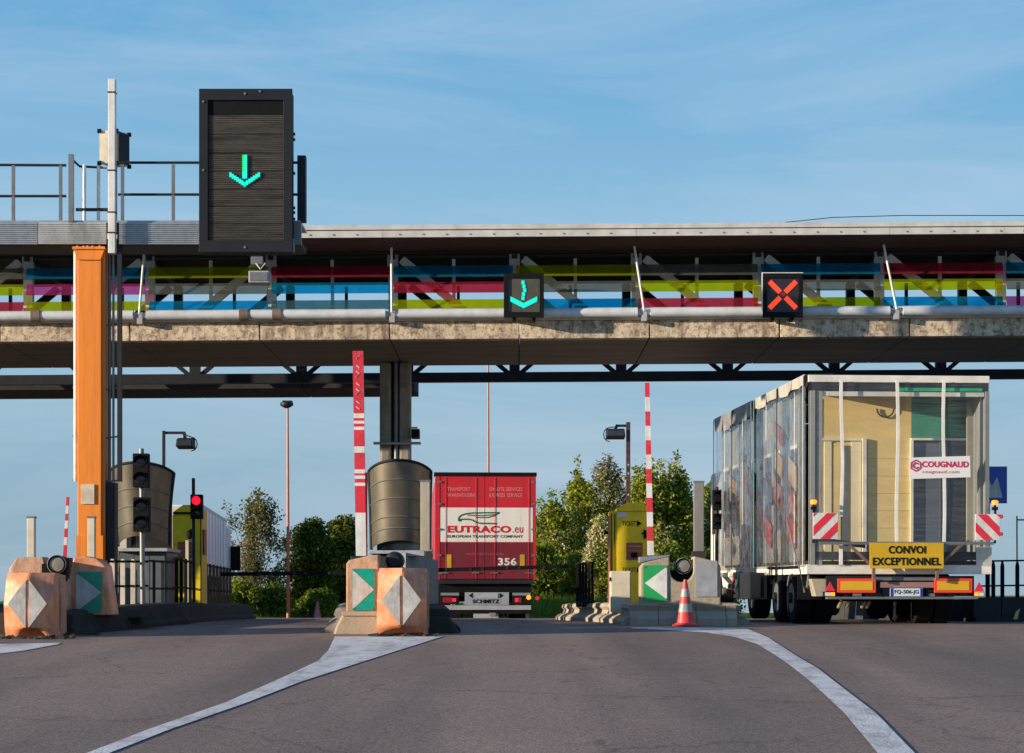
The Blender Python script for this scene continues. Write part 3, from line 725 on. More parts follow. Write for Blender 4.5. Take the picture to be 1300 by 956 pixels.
# ---- attenuators
def attenuator(px0, px1, py0, Y, depth, label, bulge=.12, lean=.02, warp=0, seed=0):
    x0, x1 = WX(px0, Y), WX(px1, Y); zb = gz(Y) + .03; zt = WZ(py0, Y)
    cx, hw, H = (x0 + x1) / 2, (x1 - x0) / 2, zt - zb
    t = thing('crash_cushion', label, 'crash cushion', (cx, Y + depth / 2, gz(Y)))
    rnd = random.Random(seed); N = 21
    b = MB()
    def pt(i, j):
        u, v = -1 + 2 * i / (N - 1), -1 + 2 * j / (N - 1)
        e = abs(u) + abs(v)
        d = bulge * (1 if e < .8 else 1 - (e - .8) / 1.2) + .012 * math.sin(3 * u + 2 * v + seed)
        x = cx + u * hw * (1 - .03 * v) + lean * v * hw
        if v < -.72:
            k = (-.72 - v) / .28
            z = zb + H * (.14 * (1 - k)) + k * (.09 * (1 - u * u) + warp * .06 * math.sin(4.2 * u + 1)) ; d -= .05 * k
        else: z = zb + H * (.5 + .5 * v)
        if v > .86: d -= .05 * (v - .86) / .14
        return (x, Y + .12 - d, z)
    b.v = [pt(i, j) for j in range(N) for i in range(N)]
    b.f = [(j * N + i, j * N + i + 1, (j + 1) * N + i + 1, (j + 1) * N + i) for j in range(N - 1) for i in range(N - 1)]
    o = len(b.v)
    bk = [(cx + sx * hw * (1 - .03 * sz), Y + .12 + depth, zb + (H * .97 if sz > 0 else 0)) for sx, sz in ((-1, -1), (1, -1), (1, 1), (-1, 1))]
    b.v += bk
    L = [j * N for j in range(N)]; Rr = [j * N + N - 1 for j in range(N)]
    b.f += [(o + 2, o + 1, o, o + 3)]
    b.f += [tuple([o + 3, o] + L), tuple([o + 1, o + 2] + Rr[::-1]), tuple([o + 2, o + 3] + [(N - 1) * N + i for i in range(N)]), tuple([o, o + 1] + [i for i in range(N - 1, -1, -1)])]
    b.build('shell', PLAST, t, smooth=True)
    yd = Y + .12 - bulge - .022; zc = zb + H * .52
    for s in (-1, 1):
        MB().prism([(cx + s * .022, zc - H * .37), (cx + s * hw * .80, zc), (cx + s * .022, zc + H * .37)], yd, yd + .02).build('reflector', DIAM, t)
    gr = MB()
    for s in (-1, 1): gr.box(cx + s * hw * 1.002 - .02, cx + s * hw * 1.002 + .02, Y + .12 + depth * .4, Y + .12 + depth * .62, zb + H * .1, zt - H * .06)
    gr.build('side_rib', PLASTB, t)
    return t
# ---- left island
li = thing('toll_island', 'dark concrete island on the left carrying the orange pillar and railings', 'traffic island', (-6.9, 31, gz(31)))
LP = [(WX(90, 29.6), 29.75), (WX(160, 31.2), 31.2), (WX(234, 34), 34.0), (WX(290, 44), 44.0), (-6.1, 50)]
slab(li, [(-7.9, 29.7)] + LP + [(-9.5, 50), (-9.3, 36)], .30, DCONC)
kerb_stones(li, [(p[0] - .22, p[1]) for p in LP], m=DCONC, flip=-1)
MB().box(WX(86, 31.4), WX(200, 31.4), 31.3, 31.9, gz(31) + .2, WZ(783, 31.3), .02).build('plinth', DCONC, li)
attenuator(5, 67, 727, 28.75, .75, 'faded orange crash cushion at the far left with a buckled bottom edge', bulge=.17, warp=1, seed=2)
# block with round lamp behind it
def lamp_block(t, px, py, Y, r, par_label=None):
    c = (WX(px, Y), Y, WZ(py, Y)); s = Y / F
    MB().lathe([(r * s * .98, -.05), (r * s * .98, .22)], c, 'y', 24).build('lamp_housing', BLACK, t, smooth=True)
    MB().lathe([(r * s, -.075), (r * s * 1.05, -.06), (r * s * 1.05, -.045), (r * s * .80, -.045), (r * s * .80, -.07)], c, 'y', 24, cap=False).build('lamp_rim', LGREY, t, smooth=True)
    MB().lathe([(r * s * .1, -.062), (r * s * .5, -.06), (r * s * .79, -.052)], c, 'y', 24).build('lamp_lens', mat('lamp_lens', (.22, .21, .17), .25, vs=8), t, smooth=True)
b1 = thing('nose_block', 'orange concrete block with a round lamp behind the far left cushion', 'concrete block', (WX(50, 30), 30.1, gz(30)))
MB().prism([(WX(14, 30), gz(30)), (WX(86, 30), gz(30)), (WX(86, 30), WZ(735, 30)), (WX(66, 30), WZ(735, 30)), (WX(57, 30), WZ(707, 30)), (WX(24, 30), WZ(709, 30)), (WX(15, 30), WZ(722, 30))], 29.85, 30.25).build('block', PLASTB, b1, bevel=.015)
MB().box(WX(59, 30), WX(89, 30), 29.7, 29.84, WZ(738, 30), WZ(716, 30)).build('lamp_recess', BLACK, b1)
lamp_block(b1, 73, 716.5, 29.72, 11.5)
def chevron_block(px0, px1, pytop, pybot, Y, plate, dirn, label, green, base, top=None, depth=.5, plastic=False, white=DIAM):
    t = thing('nose_block', label, 'concrete block', (WX((px0 + px1) / 2, Y), Y + depth / 2, gz(Y)))
    x = lambda p: WX(p, Y); z = lambda p: WZ(p, Y)
    MB().prism(top or [(x(px0), z(pybot)), (x(px1), z(pybot)), (x(px1), z(pytop)), (x(px0), z(pytop))], Y, Y + depth).build('block', base, t, bevel=.02)
    a, b, c, d = plate
    MB().box(x(a), x(b), Y - .02, Y - .002, z(d), z(c)).build('plate', green, t)
    for pa_ in (a + 2, b - 2):
        for pb_ in (c + 2.5, d - 2.5): MB().lathe([(.011, -.03), (.013, -.018)], (x(pa_), Y, z(pb_)), 'y', 8).build('bolt', GREY, t)
    mid = (c + d) / 2
    pts = [(x(a + .5), z(c + .8)), (x(a + .5), z(d - .8)), (x(b - .5), z(mid))] if dirn > 0 else [(x(b - .8), z(c + 2)), (x(b - .8), z(d - 2)), (x(a + 2), z(mid))]
    MB().prism(pts, Y - .024, Y - .021).build('arrow_patch', white, t)
    return t
x = lambda p: WX(p, 30.3); z = lambda p: WZ(p, 30.3)
chevron_block(88, 143, 706, 781, 30.3, (96, 129.5, 726, 778), 1, 'pink orange block with a dark green arrow plate on the left island', GREEN, PLAST,
              top=[(x(90), z(781)), (x(143), z(781)), (x(140), z(760)), (x(134), z(718)), (x(122), z(709)), (x(108), z(706)), (x(93), z(708)), (x(88), z(735))])
def post(px, hw, pt, pb, Y, m, label, cap=True):
    t = thing('post', label, 'post', (WX(px, Y), Y, WZ(pb, Y)))
    MB().box(WX(px - hw, Y), WX(px + hw, Y), Y - .06, Y + .06, WZ(pb, Y), WZ(pt, Y), .01).build('shaft', m, t)
    MB().box(WX(px - hw, Y) - .006, WX(px + hw, Y) + .006, Y - .066, Y + .066, WZ(pt + 2, Y), WZ(pt, Y) + .005).build('cap', GREY, t)
    MB().box(WX(px - hw, Y) - .03, WX(px + hw, Y) + .03, Y - .09, Y + .09, WZ(pb, Y) - .25, WZ(pb, Y)).build('foot', DCONC, t)
post(40, 4.8, 656, 708, 30.6, CREAM, 'pale square post standing behind the far left cushion')
post(116.5, 4.6, 656, 712, 33.2, CREAM, 'pale square post in front of the orange pillar')
# barriers
def barrier_arm(p0, p1, w0, w1, Y, bands, label, cols, depth=.05, stand=None):
    t = thing('barrier_arm', label, 'barrier', (WX(p1[0], Y), Y, WZ(p1[1], Y)))
    L = p1[1] - p0[1]
    for a, b, c in bands:
        fa, fb = (a - p0[1]) / L, (b - p0[1]) / L
        xa, xb = p0[0] + (p1[0] - p0[0]) * fa, p0[0] + (p1[0] - p0[0]) * fb; wa, wb = w0 + (w1 - w0) * fa, w0 + (w1 - w0) * fb
        MB().prism([(WX(xb - wb / 2, Y), WZ(b, Y)), (WX(xb + wb / 2, Y), WZ(b, Y)), (WX(xa + wa / 2, Y), WZ(a, Y)), (WX(xa - wa / 2, Y), WZ(a, Y))], Y - depth / 2, Y + depth / 2).build('stripe', cols[c], t)
    if stand:
        MB().box(*stand, .02).build('pivot_housing', DARK, t)
    return t
PINKR = mat('worn_red_sheet', (.66, .03, .05), .4, var=.2, dirt=(.55, .2, .2), dirt_amt=.3, ds=12)
cols = {'r': PINKR, 'w': WHITE}
ws = [(525, 531), (534.5, 538), (542, 546), (567, 575), (596, 601), (604, 608), (613, 617), (651, 706)]
bands, y_ = [], 446
for a, b in ws: bands += [(y_, a, 'r'), (a, b, 'w')]; y_ = b
ba = barrier_arm((454.5, 446), (458.6, 706), 13.5, 13, 34.0, bands, 'raised wide red barrier arm with pairs of white stripes by the middle island', cols, .09,
                 (WX(446, 34), WX(472, 34), 33.8, 34.3, gz(34), WZ(706, 34)))
chv = MB()
for k in range(9):
    q = 456 + k * 7.5; s = 1 if k % 3 else -1
    chv.prism([(WX(452.6, 34), WZ(q, 34)), (WX(456.5, 34), WZ(q + 3 * s, 34)), (WX(456.8, 34), WZ(q + 4.6 * s, 34)), (WX(452.2, 34), WZ(q + 1.5, 34))], 33.948, 33.954)
chv.build('worn_mark', mat('worn_white_mark', (.7, .55, .55), .5), ba)
MB().box(WX(463.6, 34), WX(466.2, 34), 33.97, 34.05, WZ(706, 34), WZ(600, 34)).build('back_rail', RED, ba)
b2 = [486 + 18.25 * k for k in range(13)]
barrier_arm((821.5, 486), (826, 706), 5.8, 8, 34.6, [(a, b, 'rw'[i % 2]) for i, (a, b) in enumerate(zip(b2, b2[1:]))], 'raised slim barrier arm banded red and white beside the yellow ticket machine', cols, .04,
            (WX(818, 34.6), WX(834, 34.6), 34.4, 34.9, gz(34.6), WZ(706, 34.6)))
b3 = [631, 642, 652, 661, 671, 682, 692, 708]
barrier_arm((86.2, 631), (82.3, 708), 3.4, 4.4, 36.0, [(a, b, 'rw'[i % 2]) for i, (a, b) in enumerate(zip(b3, b3[1:]))], 'short leaning red and white barrier arm left of the orange pillar', cols, .04,
            (WX(76, 36), WX(90, 36), 35.85, 36.2, gz(36), WZ(708, 36)))
def low_arm(pa, pb, Y, th, label, hx):
    t = thing('barrier_arm', label, 'barrier', (WX(pa[0], Y), Y, gz(Y)))
    MB().bar((WX(pa[0], Y), Y, WZ(pa[1], Y)), (WX(pb[0], Y), Y, WZ(pb[1], Y)), th * Y / F, .06).build('arm', BLACK, t)
    MB().box(hx - .16, hx + .16, Y - .1, Y + .35, gz(Y), WZ((pa[1] if abs(WX(pa[0], Y) - hx) < 1 else pb[1]), Y) + .08, .02).build('pivot_housing', DARK, t)
    for k in range(9):
        f = .12 + .8 * k / 9; px = pa[0] + (pb[0] - pa[0]) * f; py = pa[1] + (pb[1] - pa[1]) * f
        if k % 3 == 1: continue
        MB().lathe([(.03, -.008), (.03, 0)], (WX(px, Y), Y - .032, WZ(py, Y)), 'y', 8).build('rivet', DARK, t)
low_arm((280, 729), (446, 727), 38.0, 5.2, 'lowered black barrier arm across the lane in front of the trees', WX(452, 38))
low_arm((545, 724), (720, 719), 40.0, 4.8, 'lowered black barrier arm behind the red lorry trailer', WX(545, 40))
# railings
def railing(pts, n, ztop, rails, label, slat_m, rail_m, sw, post_m=None):
    t = thing('railing', label, 'railing', (pts[0][0], pts[0][1], gz(pts[0][1])))
    (xa, ya), (xb, yb) = pts
    for k in range(n):
        f = (k + .5) / n; X, Y = xa + (xb - xa) * f, ya + (yb - ya) * f
        b = gz(Y) + .28
        MB().prism([(X - sw, b), (X + sw, b), (X + sw, b + ztop - .05), (X + sw * .6, b + ztop), (X - sw * .6, b + ztop), (X - sw, b + ztop - .05)], Y - .02, Y + .02).build('slat', slat_m, t)
    for f in rails:
        MB().bar((xa, ya - .035, gz(ya) + .28 + ztop * f), (xb, yb - .035, gz(yb) + .28 + ztop * f), .035, .03).build('rail', rail_m, t)
    return t
railing([(WX(136, 32.6), 32.6), (WX(188, 33.4), 33.4)], 4, .78, (.46, .95), 'short railing with four pale slats behind the pink block', CREAM, BLACK, .036)
railing([(WX(190, 34.0), 34.0), (WX(222, 36), 36)], 3, .78, (.4, .97), 'dark railing in front of the left toll booth base', DARK, BLACK, .022)
railing([(WX(221, 36.2), 36.2), (WX(294, 46.5), 46.5)], 15, .86, (.4, .96), 'long dark railing beside the left yellow ticket machine', BLACK, BLACK, .028)
# booths with curved sheet-metal shields
SHEET = mat('bronze_sheet_metal', (.235, .21, .165), .32, .7, var=.22, vs=2.2, stretch=(1, 1, .5), dirt=(.12, .10, .08), dirt_amt=.5)
def shield(t, cx, Y, w0, w1, zb, zt, nose, seams, bottom_arch=.0):
    pinch = .05 if w1 / w0 > 1.15 else .012
    N, K = 19, 12
    def P(u, f, off=0):                                # u -1..1 across, f 0..1 up
        hw = (w0 + (w1 - w0) * f) / 2
        a = u * R(66)
        return (cx + hw * (1 - pinch * math.sin(math.pi * f)) * math.sin(a) / math.sin(R(66)), Y + nose * (1 - math.cos(a)) / (1 - math.cos(R(66))) - off - .25 * f, zb + (zt - zb) * (f - .08 * f * u * u) + .05 * (1 - u * u) + (bottom_arch * (1 - u * u) * (1 - f) ** 3))
    b = MB()
    for s, o in ((0, 0), (1, -.03)):
        for j in range(K + 1):
            for i in range(N): b.v.append(P(-1 + 2 * i / (N - 1), j / K, o))
    M = N * (K + 1)
    for j in range(K):
        for i in range(N - 1):
            q = (j * N + i, j * N + i + 1, (j + 1) * N + i + 1, (j + 1) * N + i)
            b.f += [q, tuple(M + k for k in q[::-1])]
    rim = [i for i in range(N)] + [j * N + N - 1 for j in range(1, K + 1)] + [K * N + i for i in range(N - 2, -1, -1)] + [j * N for j in range(K - 1, 0, -1)]
    b.f += [(rim[i], rim[i - 1], M + rim[i - 1], M + rim[i]) for i in range(len(rim))]
    b.build('shield', SHEET, t, smooth=True)
    for f in seams:
        MB().tube([P(-1 + 2 * i / 18, f, .006) for i in range(19)], .011, 6).build('seam', GREY, t, smooth=True)
    MB().tube([P(-1 + 2 * i / 18, 1, .0) for i in range(19)], .025, 8).build('top_rim', DARK, t, smooth=True)
    for s in (-1, 1):
        MB().tube([P(s, j / K, 0) for j in range(K + 1)], .03, 8).build('side_rim', DARK, t, smooth=True)
BLUEG = mat('blue_grey_panel', (.10, .12, .13), .5, dirt=(.08, .09, .1), dirt_amt=.6)
def booth(px0, px1, Y, zb, zt, w0, w1, nose, label, seams, arch, deskp, body):
    cx = (WX(px0, Y) + WX(px1, Y)) / 2
    t = thing('toll_booth', label, 'toll booth', (cx, Y + .6, gz(Y)))
    shield(t, cx, Y, w0, w1, WZ(zb, Y), WZ(zt, Y), nose, seams, arch)
    hw = w0 / 2
    MB().box(cx - hw * .95, cx + hw * .95, Y + .3, Y + 1.5, gz(Y), WZ(deskp, Y) - .04, .02).build('body', body, t)
    MB().box(cx - hw * 1.05, cx + hw * 1.05, Y + .1, Y + 1.55, WZ(deskp, Y) - .038, WZ(deskp, Y) + .02, .01).build('counter', LGREY, t)
    for s in (-1, 1): MB().box(cx + s * hw * .8 - .04, cx + s * hw * .8 + .04, Y + .95, Y + 1.03, WZ(deskp, Y) + .02, WZ(zt, Y) - .1).build('corner_post', DARK, t)
    MB().box(cx - hw * .76, cx + hw * .76, Y + .98, Y + 1.0, WZ(deskp, Y) + .02, WZ(zt, Y) - .1).build('rear_window', GLASSD, t)
    MB().box(cx - hw * .8, cx + hw * .8, Y + .3, Y + 1.1, WZ(zt, Y) - .1, WZ(zt, Y) - .06).build('roof', DARK, t)
    for k in range(3): MB().box(cx - hw * .9 + k * hw * .6, cx - hw * .9 + k * hw * .6 + hw * .57, Y + .27, Y + .298, gz(Y) + .35, WZ(deskp, Y) - .1).build('front_panel', body, t)
    return t
booth(146, 208, 36.0, 693, 592, .88, 1.12, .42, 'left toll booth with a flared curved metal shield behind the black traffic signals', (.22, .45, .68), .12, 697, BLUEG)
booth(467, 547, 36.6, 697, 589, 1.02, 1.08, .40, 'middle toll booth with a curved bronze metal shield below the canopy column', (.18, .33, .56, .78), .10, 700, DCONC)
# ---- traffic signals
LENS = mat('unlit_lens', (.012, .012, .014), .2, var=.2)
def head(t, px0, px1, py0, py1, Y, lit=None, n=2):
    x0, x1, zt, zb = WX(px0, Y), WX(px1, Y), WZ(py0, Y), WZ(py1, Y)
    MB().box(x0, x1, Y - .09, Y + .09, zb, zt, .012).build('signal_head', BLACK, t)
    for k in range(n):
        zc = zt - (zt - zb) * (k + .5) / n; r = min((x1 - x0) * .38, (zt - zb) / n * .4)
        MB().lathe([(r * .1, -.018), (r * .7, -.012), (r, 0)], ((x0 + x1) / 2, Y - .093, zc), 'y', 20).build('lens', (REDL if lit == k else LENS), t, smooth=True)
        hd = MB(); N = 14
        for dy in (0, -.13):
            for rr in (r * 1.06, r * 1.16):
                for i in range(N + 1):
                    a = R(-10) + R(200) * i / N; hd.v.append(((x0 + x1) / 2 + rr * math.cos(a), Y - .092 + dy * (.4 + .6 * max(0, math.sin(a))), zc + rr * math.sin(a)))
        m = N + 1
        for i in range(N): hd.f += [(i, i + 1, m * 2 + i + 1, m * 2 + i), (m + i, m * 3 + i, m * 3 + i + 1, m + i + 1), (2 * m + i, 2 * m + i + 1, 3 * m + i + 1, 3 * m + i)]
        hd.build('hood', BLACK, t)
ts = thing('traffic_signal', 'pole with two unlit black twin signals before the left booth', 'traffic light', (WX(180, 33), 33.1, gz(33)))
MB().tube([(WX(181.5, 33.1), 33.1, gz(33)), (WX(179.5, 33.1), 33.1, WZ(569, 33))],   .04, 12).build('pole', GREY, ts, smooth=True)
head(ts, 169.5, 189.5, 576, 619, 32.95); head(ts, 170, 190.5, 631.5, 675, 32.95)
t2 = thing('traffic_signal', 'small signal showing a red light above the left yellow ticket machine', 'traffic light', (WX(247, 37.3), 37.4, gz(37)))
MB().tube([(WX(246.5, 37.4), 37.4, gz(37)), (WX(245.5, 37.4), 37.4, WZ(607, 37.4))], .03, 10).build('pole', DARK, t2, smooth=True)
head(t2, 242.5, 257.5, 628, 659, 37.25, 0)
t3 = thing('traffic_signal', 'dark twin signal beside the front left corner of the wrapped truck', 'traffic light', (WX(909.5, 41), 41.1, gz(41)))
MB().tube([(WX(910, 41.1), 41.1, gz(41)), (WX(910, 41.1), 41.1, WZ(618, 41.1))], .035, 10).build('pole', DARK, t3, smooth=True)
head(t3, 904.5, 915.5, 622, 648, 40.95); head(t3, 904.5, 915.5, 652, 672, 40.95)
# ---- unseen island and booth off to the left, added to cast shade
ni = thing('toll_island', 'unseen concrete island added beyond the left edge to cast shade', 'traffic island', (-11.7, 33, gz(33)))
slab(ni, [(-12.6, 29.8), (-10.8, 29.8), (-10.9, 50), (-12.7, 50)], .3, DCONC)
kerb_stones(ni, [(-11.0, 29.8), (-11.1, 50)], m=DCONC, flip=-1)
for k in range(6): MB().box(-11.9, -11.6, 31.5 + k * 1.8, 33.25 + k * 1.8, gz(32), gz(32) + 1.05, .02).build('guard_wall', DCONC, ni)
bt = booth(-205, -118, 37.0, 697, 556, 1.05, 1.1, .40, 'unseen toll booth with curved shield added beyond the left edge to cast shade', (.18, .33, .56, .78), .10, 700, DCONC)  # added out of view, made tall to shade the left ticket machine
# ---- ticket machines
def machine(px0, px1, pt, pside, Y, label, fr0, gable):
    x = lambda p: WX(p, Y); z = lambda p: WZ(p, Y)
    t = thing('ticket_machine', label, 'ticket machine', ((x(px0) + x(px1)) / 2, Y + .3, gz(Y)))
    MB().box(x(px0), x(px1), Y, Y + .7, gz(Y), z(pt), .012).build('cabinet', YEL, t)
    MB().prism([(x(px0 + (fr0 - px0)), z(pt) + .002), (x(px1), z(pt) + .002), (x(px1), z(pt - gable * .45)), (x(px1 - (px1 - fr0) * .25), z(pt - gable)), (x(fr0 + (px1 - fr0) * .35), z(pt - gable)), (x(fr0), z(pt - gable * .3))], Y - .02, Y + .7).build('hood', YEL, t)
    MB().box(x(fr0), x(px1 - 1), Y - .022, Y - .002, gz(Y) + .2, z(pt + 1.5)).build('door', YEL, t)
    return t, x, z
mr, x, z = machine(774, 823, 649, 655, 37.9, 'yellow ticket machine on the right island marked TICKET with an arrow', 783, 11)
Y = 37.9
for p in (776.5, 780.5): MB().box(x(p - .6), x(p + .6), Y - .012, Y - .001, gz(Y) + .2, z(652)).build('side_trim', BLACK, mr)
MB().box(x(772), x(774.2), Y - .02, Y + .1, gz(Y), z(655)).build('side_post', RUST, mr)
MB().box(x(784), x(796), Y - .026, Y - .0225, z(657), z(650.5)).build('sticker', mat('pale_sticker', (.55, .52, .55), .4), mr)
for q in (664.5, 723.5):
    text('TICKET', x(798.5), Y - .025, z(q), x(807) - x(790), z(q - 3) - z(q + 3), BLACK, mr, bold=.015)
    MB().prism([(x(808.5), z(q + 4)), (x(814.8), z(q)), (x(808.5), z(q - 4))], Y - .03, Y - .0225).build('arrow_mark', BLACK, mr)
MB().box(x(795), x(815.5), Y - .034, Y - .0225, z(711), z(689)).build('ticket_panel', mat('brick_red_panel', (.30, .07, .03), .5, vs=10), mr)
MB().box(x(797), x(814), Y - .038, Y - .0345, z(694.5), z(692.5)).box(x(797), x(814), Y - .038, Y - .0345, z(699.5), z(698.5)).build('panel_line', mat('pale_red_line', (.45, .2, .13), .5), mr)
MB().box(x(801), x(809), Y - .06, Y - .0345, z(708), z(701.5), .008).build('ticket_slot', BLACK, mr)
MB().box(x(817), x(820.5), Y - .05, Y - .002, z(684), z(673)).box(x(815), x(818), Y - .05, Y - .024, z(678), z(676)).build('door_handle', BLACK, mr)
MB().box(x(767), x(773), Y + .02, Y + .08, z(678.5), z(674)).build('side_lock', BLACK, mr)
jb = thing('junction_box', 'beige steel box in front of the right yellow ticket machine', 'box', (WX(787, 35), 35.1, gz(35)))
MB().box(WX(775, 34.9), WX(801, 34.9), 34.9, 35.3, gz(35) + .2, WZ(725, 34.9), .012).build('body', CREAM, jb)
MB().box(WX(776.5, 34.9), WX(799.5, 34.9), 34.885, 34.898, gz(35) + .25, WZ(726.5, 34.9)).build('door', CREAM, jb)
MB().box(WX(774, 34.9), WX(775.3, 34.9), 34.88, 34.95, WZ(738, 34.9), WZ(733, 34.9)).build('hinge', BLACK, jb)
ml, x, z = machine(219, 256, 654, 655, 39.0, 'dim yellow ticket machine behind the long dark railing on the left', 220, 13)
Y = 39.0
MB().box(x(220), x(255), Y - .028, Y - .0235, z(653), z(650)).build('hood_line', BLACK, ml)
MB().box(x(226), x(246), Y - .034, Y - .0225, z(709), z(688)).build('ticket_panel', MATS['brick_red_panel'], ml)
for k in range(3): MB().box(x(228), x(244), Y - .038, Y - .0345, z(694 + k * 5), z(693 + k * 5)).build('panel_line', MATS['pale_red_line'], ml)
MB().box(x(254.6), x(255.6), Y - .03, Y - .002, gz(Y) + .2, z(656)).build('side_trim', BLACK, ml)
MB().box(x(256.2), x(258.5), Y + .1, Y + .4, z(704), z(672)).build('side_lamp', mat('side_red', (.3, .05, .06), .5), ml)
ph = thing('intercom', 'small pale pole with a dark intercom before the left yellow ticket machine', 'intercom', (WX(238, 38.4), 38.4, gz(38)))
MB().box(WX(235.7, 38.4), WX(239.5, 38.4), 38.37, 38.43, gz(38), WZ(686, 38.4)).build('pole', CREAM, ph)
MB().lathe([(.02, -.08), (.055, -.05), (.062, .02), (.04, .07), (.015, .09)], (WX(240.5, 38.3), 38.32, WZ(679, 38.3)), 'z', 12).build('handset', BLACK, ph, smooth=True)
MB().tube([(WX(238, 38.3), 38.3, WZ(675, 38.3)), (WX(243, 38.3), 38.3, WZ(672, 38.3)), (WX(244, 38.3), 38.3, WZ(678, 38.3))], .018, 8).build('cord', BLACK, ph)
db = MB(); rnd = random.Random(3)
for a_, b_, Yd in ((-5, 95, 28.6), (470, 560, 29.2), (60, 130, 29.6)):
    for k in range(60):
        X = WX(rnd.uniform(a_, b_), Yd); yy = Yd + rnd.uniform(-.25, .1); s = rnd.uniform(.012, .04)
        db.bar((X - s, yy - s * .5, gz(yy) + .03), (X + s, yy + s * rnd.uniform(-1, 1), gz(yy) + .03 + s * rnd.random()), s * .9, s * .7)
dbo = db.build('litter', mat('dark_litter', (.06, .05, .035), .9, var=.5), None, kind='stuff')
# ---- middle island
mi = thing('toll_island', 'tan concrete island in the middle between the two lanes', 'traffic island', (-1.95, 30.6, gz(30.6)))
a0 = WX(437, 30.2); a1 = WX(560, 30.2)
MP = [(a1, 30.2), lane(a1, 30.2, 8), lane(a1, 30.2, 18)]
ML = [(a0, 30.2), lane(a0, 30.2, 8), lane(a0, 30.2, 18)]
slab(mi, ML[:1] + MP[:1] + MP[1:] + ML[:0:-1], .27, DCONC)
kerb_stones(mi, ML, flip=1); kerb_stones(mi, MP, flip=-1, m=DCONC)  # right kerb in dark concrete, its shade put into the colour
NOSE = mat('tan_concrete', (.40, .33, .24), .85, bump=.35, bs=45, dirt=(.17, .14, .11), dirt_amt=.7, ds=4)
x = lambda p: WX(p, 29.9); z = lambda p: WZ(p, 29.9)
MB().prism([(x(421), z(812)), (x(502), z(812)), (x(502), z(776)), (x(435), z(776)), (x(433), z(783)), (x(427), z(794))], 29.9, 30.6).build('nose_stone', NOSE, mi, bevel=.03)
MB().box(x(434), x(500), 29.87, 30.5, z(782), z(776.5), .012).build('nose_lip', NOSE, mi)
MB().prism([(x(505), z(812)), (x(585), z(808)), (x(570), z(784)), (x(505), z(778))], 30.0, 30.6).build('nose_stone', DCONC, mi, bevel=.03)  # shaded right half of the nose, the shade painted as dark concrete
attenuator(479, 541, 721, 29.35, .7, 'sunlit orange crash cushion with grey diamond in front of the middle island', bulge=.2, seed=5)
x = lambda p: WX(p, 30.1); z = lambda p: WZ(p, 30.1)
TGREEN = mat('teal_green_sheet', (.0, .30, .22), .22, var=.1, dirt=(.2, .35, .3), dirt_amt=.25, ds=14)
chevron_block(440, 481, 706, 777, 30.1, (447, 475.5, 722, 775), 1, 'orange concrete block with a teal arrow plate on the middle island', TGREEN, PLASTB,
              top=[(x(439.5), z(777)), (x(481), z(777)), (x(481), z(704)), (x(466), z(706)), (x(443), z(711)), (x(439.5), z(716))])
rl = thing('island_lamp', 'dark round lamp behind the sunlit orange crash cushion', 'lamp', (WX(501, 30.6), 30.7, gz(30.6)))
MB().lathe([(.08, -.22), (.125, -.18), (.135, -.1), (.135, .2)], (WX(501.5, 30.8), 30.75, WZ(712, 30.8)), 'y', 20).build('housing', DARK, rl, smooth=True)
MB().box(WX(490, 30.8), WX(513, 30.8), 30.6, 30.95, gz(30.8), WZ(720, 30.8)).build('pedestal', PLASTB, rl)
wg = thing('concrete_wedge', 'grey slanted concrete guard wall between the orange cushion and red lorry', 'guard wall', (WX(538, 31.6), 32, gz(31.6)))
p0, p1 = (WX(515, 31.2), 31.2), (WX(557, 33.6), 33.6)
MB().add([(p0[0], p0[1], gz(31)), (p1[0], p1[1], gz(33)), (p1[0] - .5, p1[1] + .1, gz(33)), (p0[0] - .1, p0[1] + .5, gz(31)),
          (p0[0], p0[1], WZ(701, 31.2)), (p1[0], p1[1], WZ(711, 33.6)), (p1[0] - .5, p1[1] + .1, WZ(711, 33.6)), (p0[0] - .1, p0[1] + .5, WZ(701, 31.2))],
         [(0, 3, 2, 1), (4, 5, 6, 7), (0, 1, 5, 4), (1, 2, 6, 5), (2, 3, 7, 6), (3, 0, 4, 7)]).build('wall', mat('grey_concrete', (.20, .21, .215), .8, bump=.3, dirt=(.15, .15, .15), dirt_amt=.5), wg, bevel=.025)
MB().box(WX(514, 31.3) , WX(512, 31.3) + .3, 31.35, 31.9, WZ(701, 31.2) - .05, WZ(701, 31.2) + .03).build('coping', LGREY, wg)
post(540, 6, 610, 700, 34.2, mat('tan_post', (.42, .37, .29), .7, dirt=(.2, .17, .13), dirt_amt=.5, stretch=(4, 4, .6)), 'tan concrete post on the right edge of the middle booth shield')
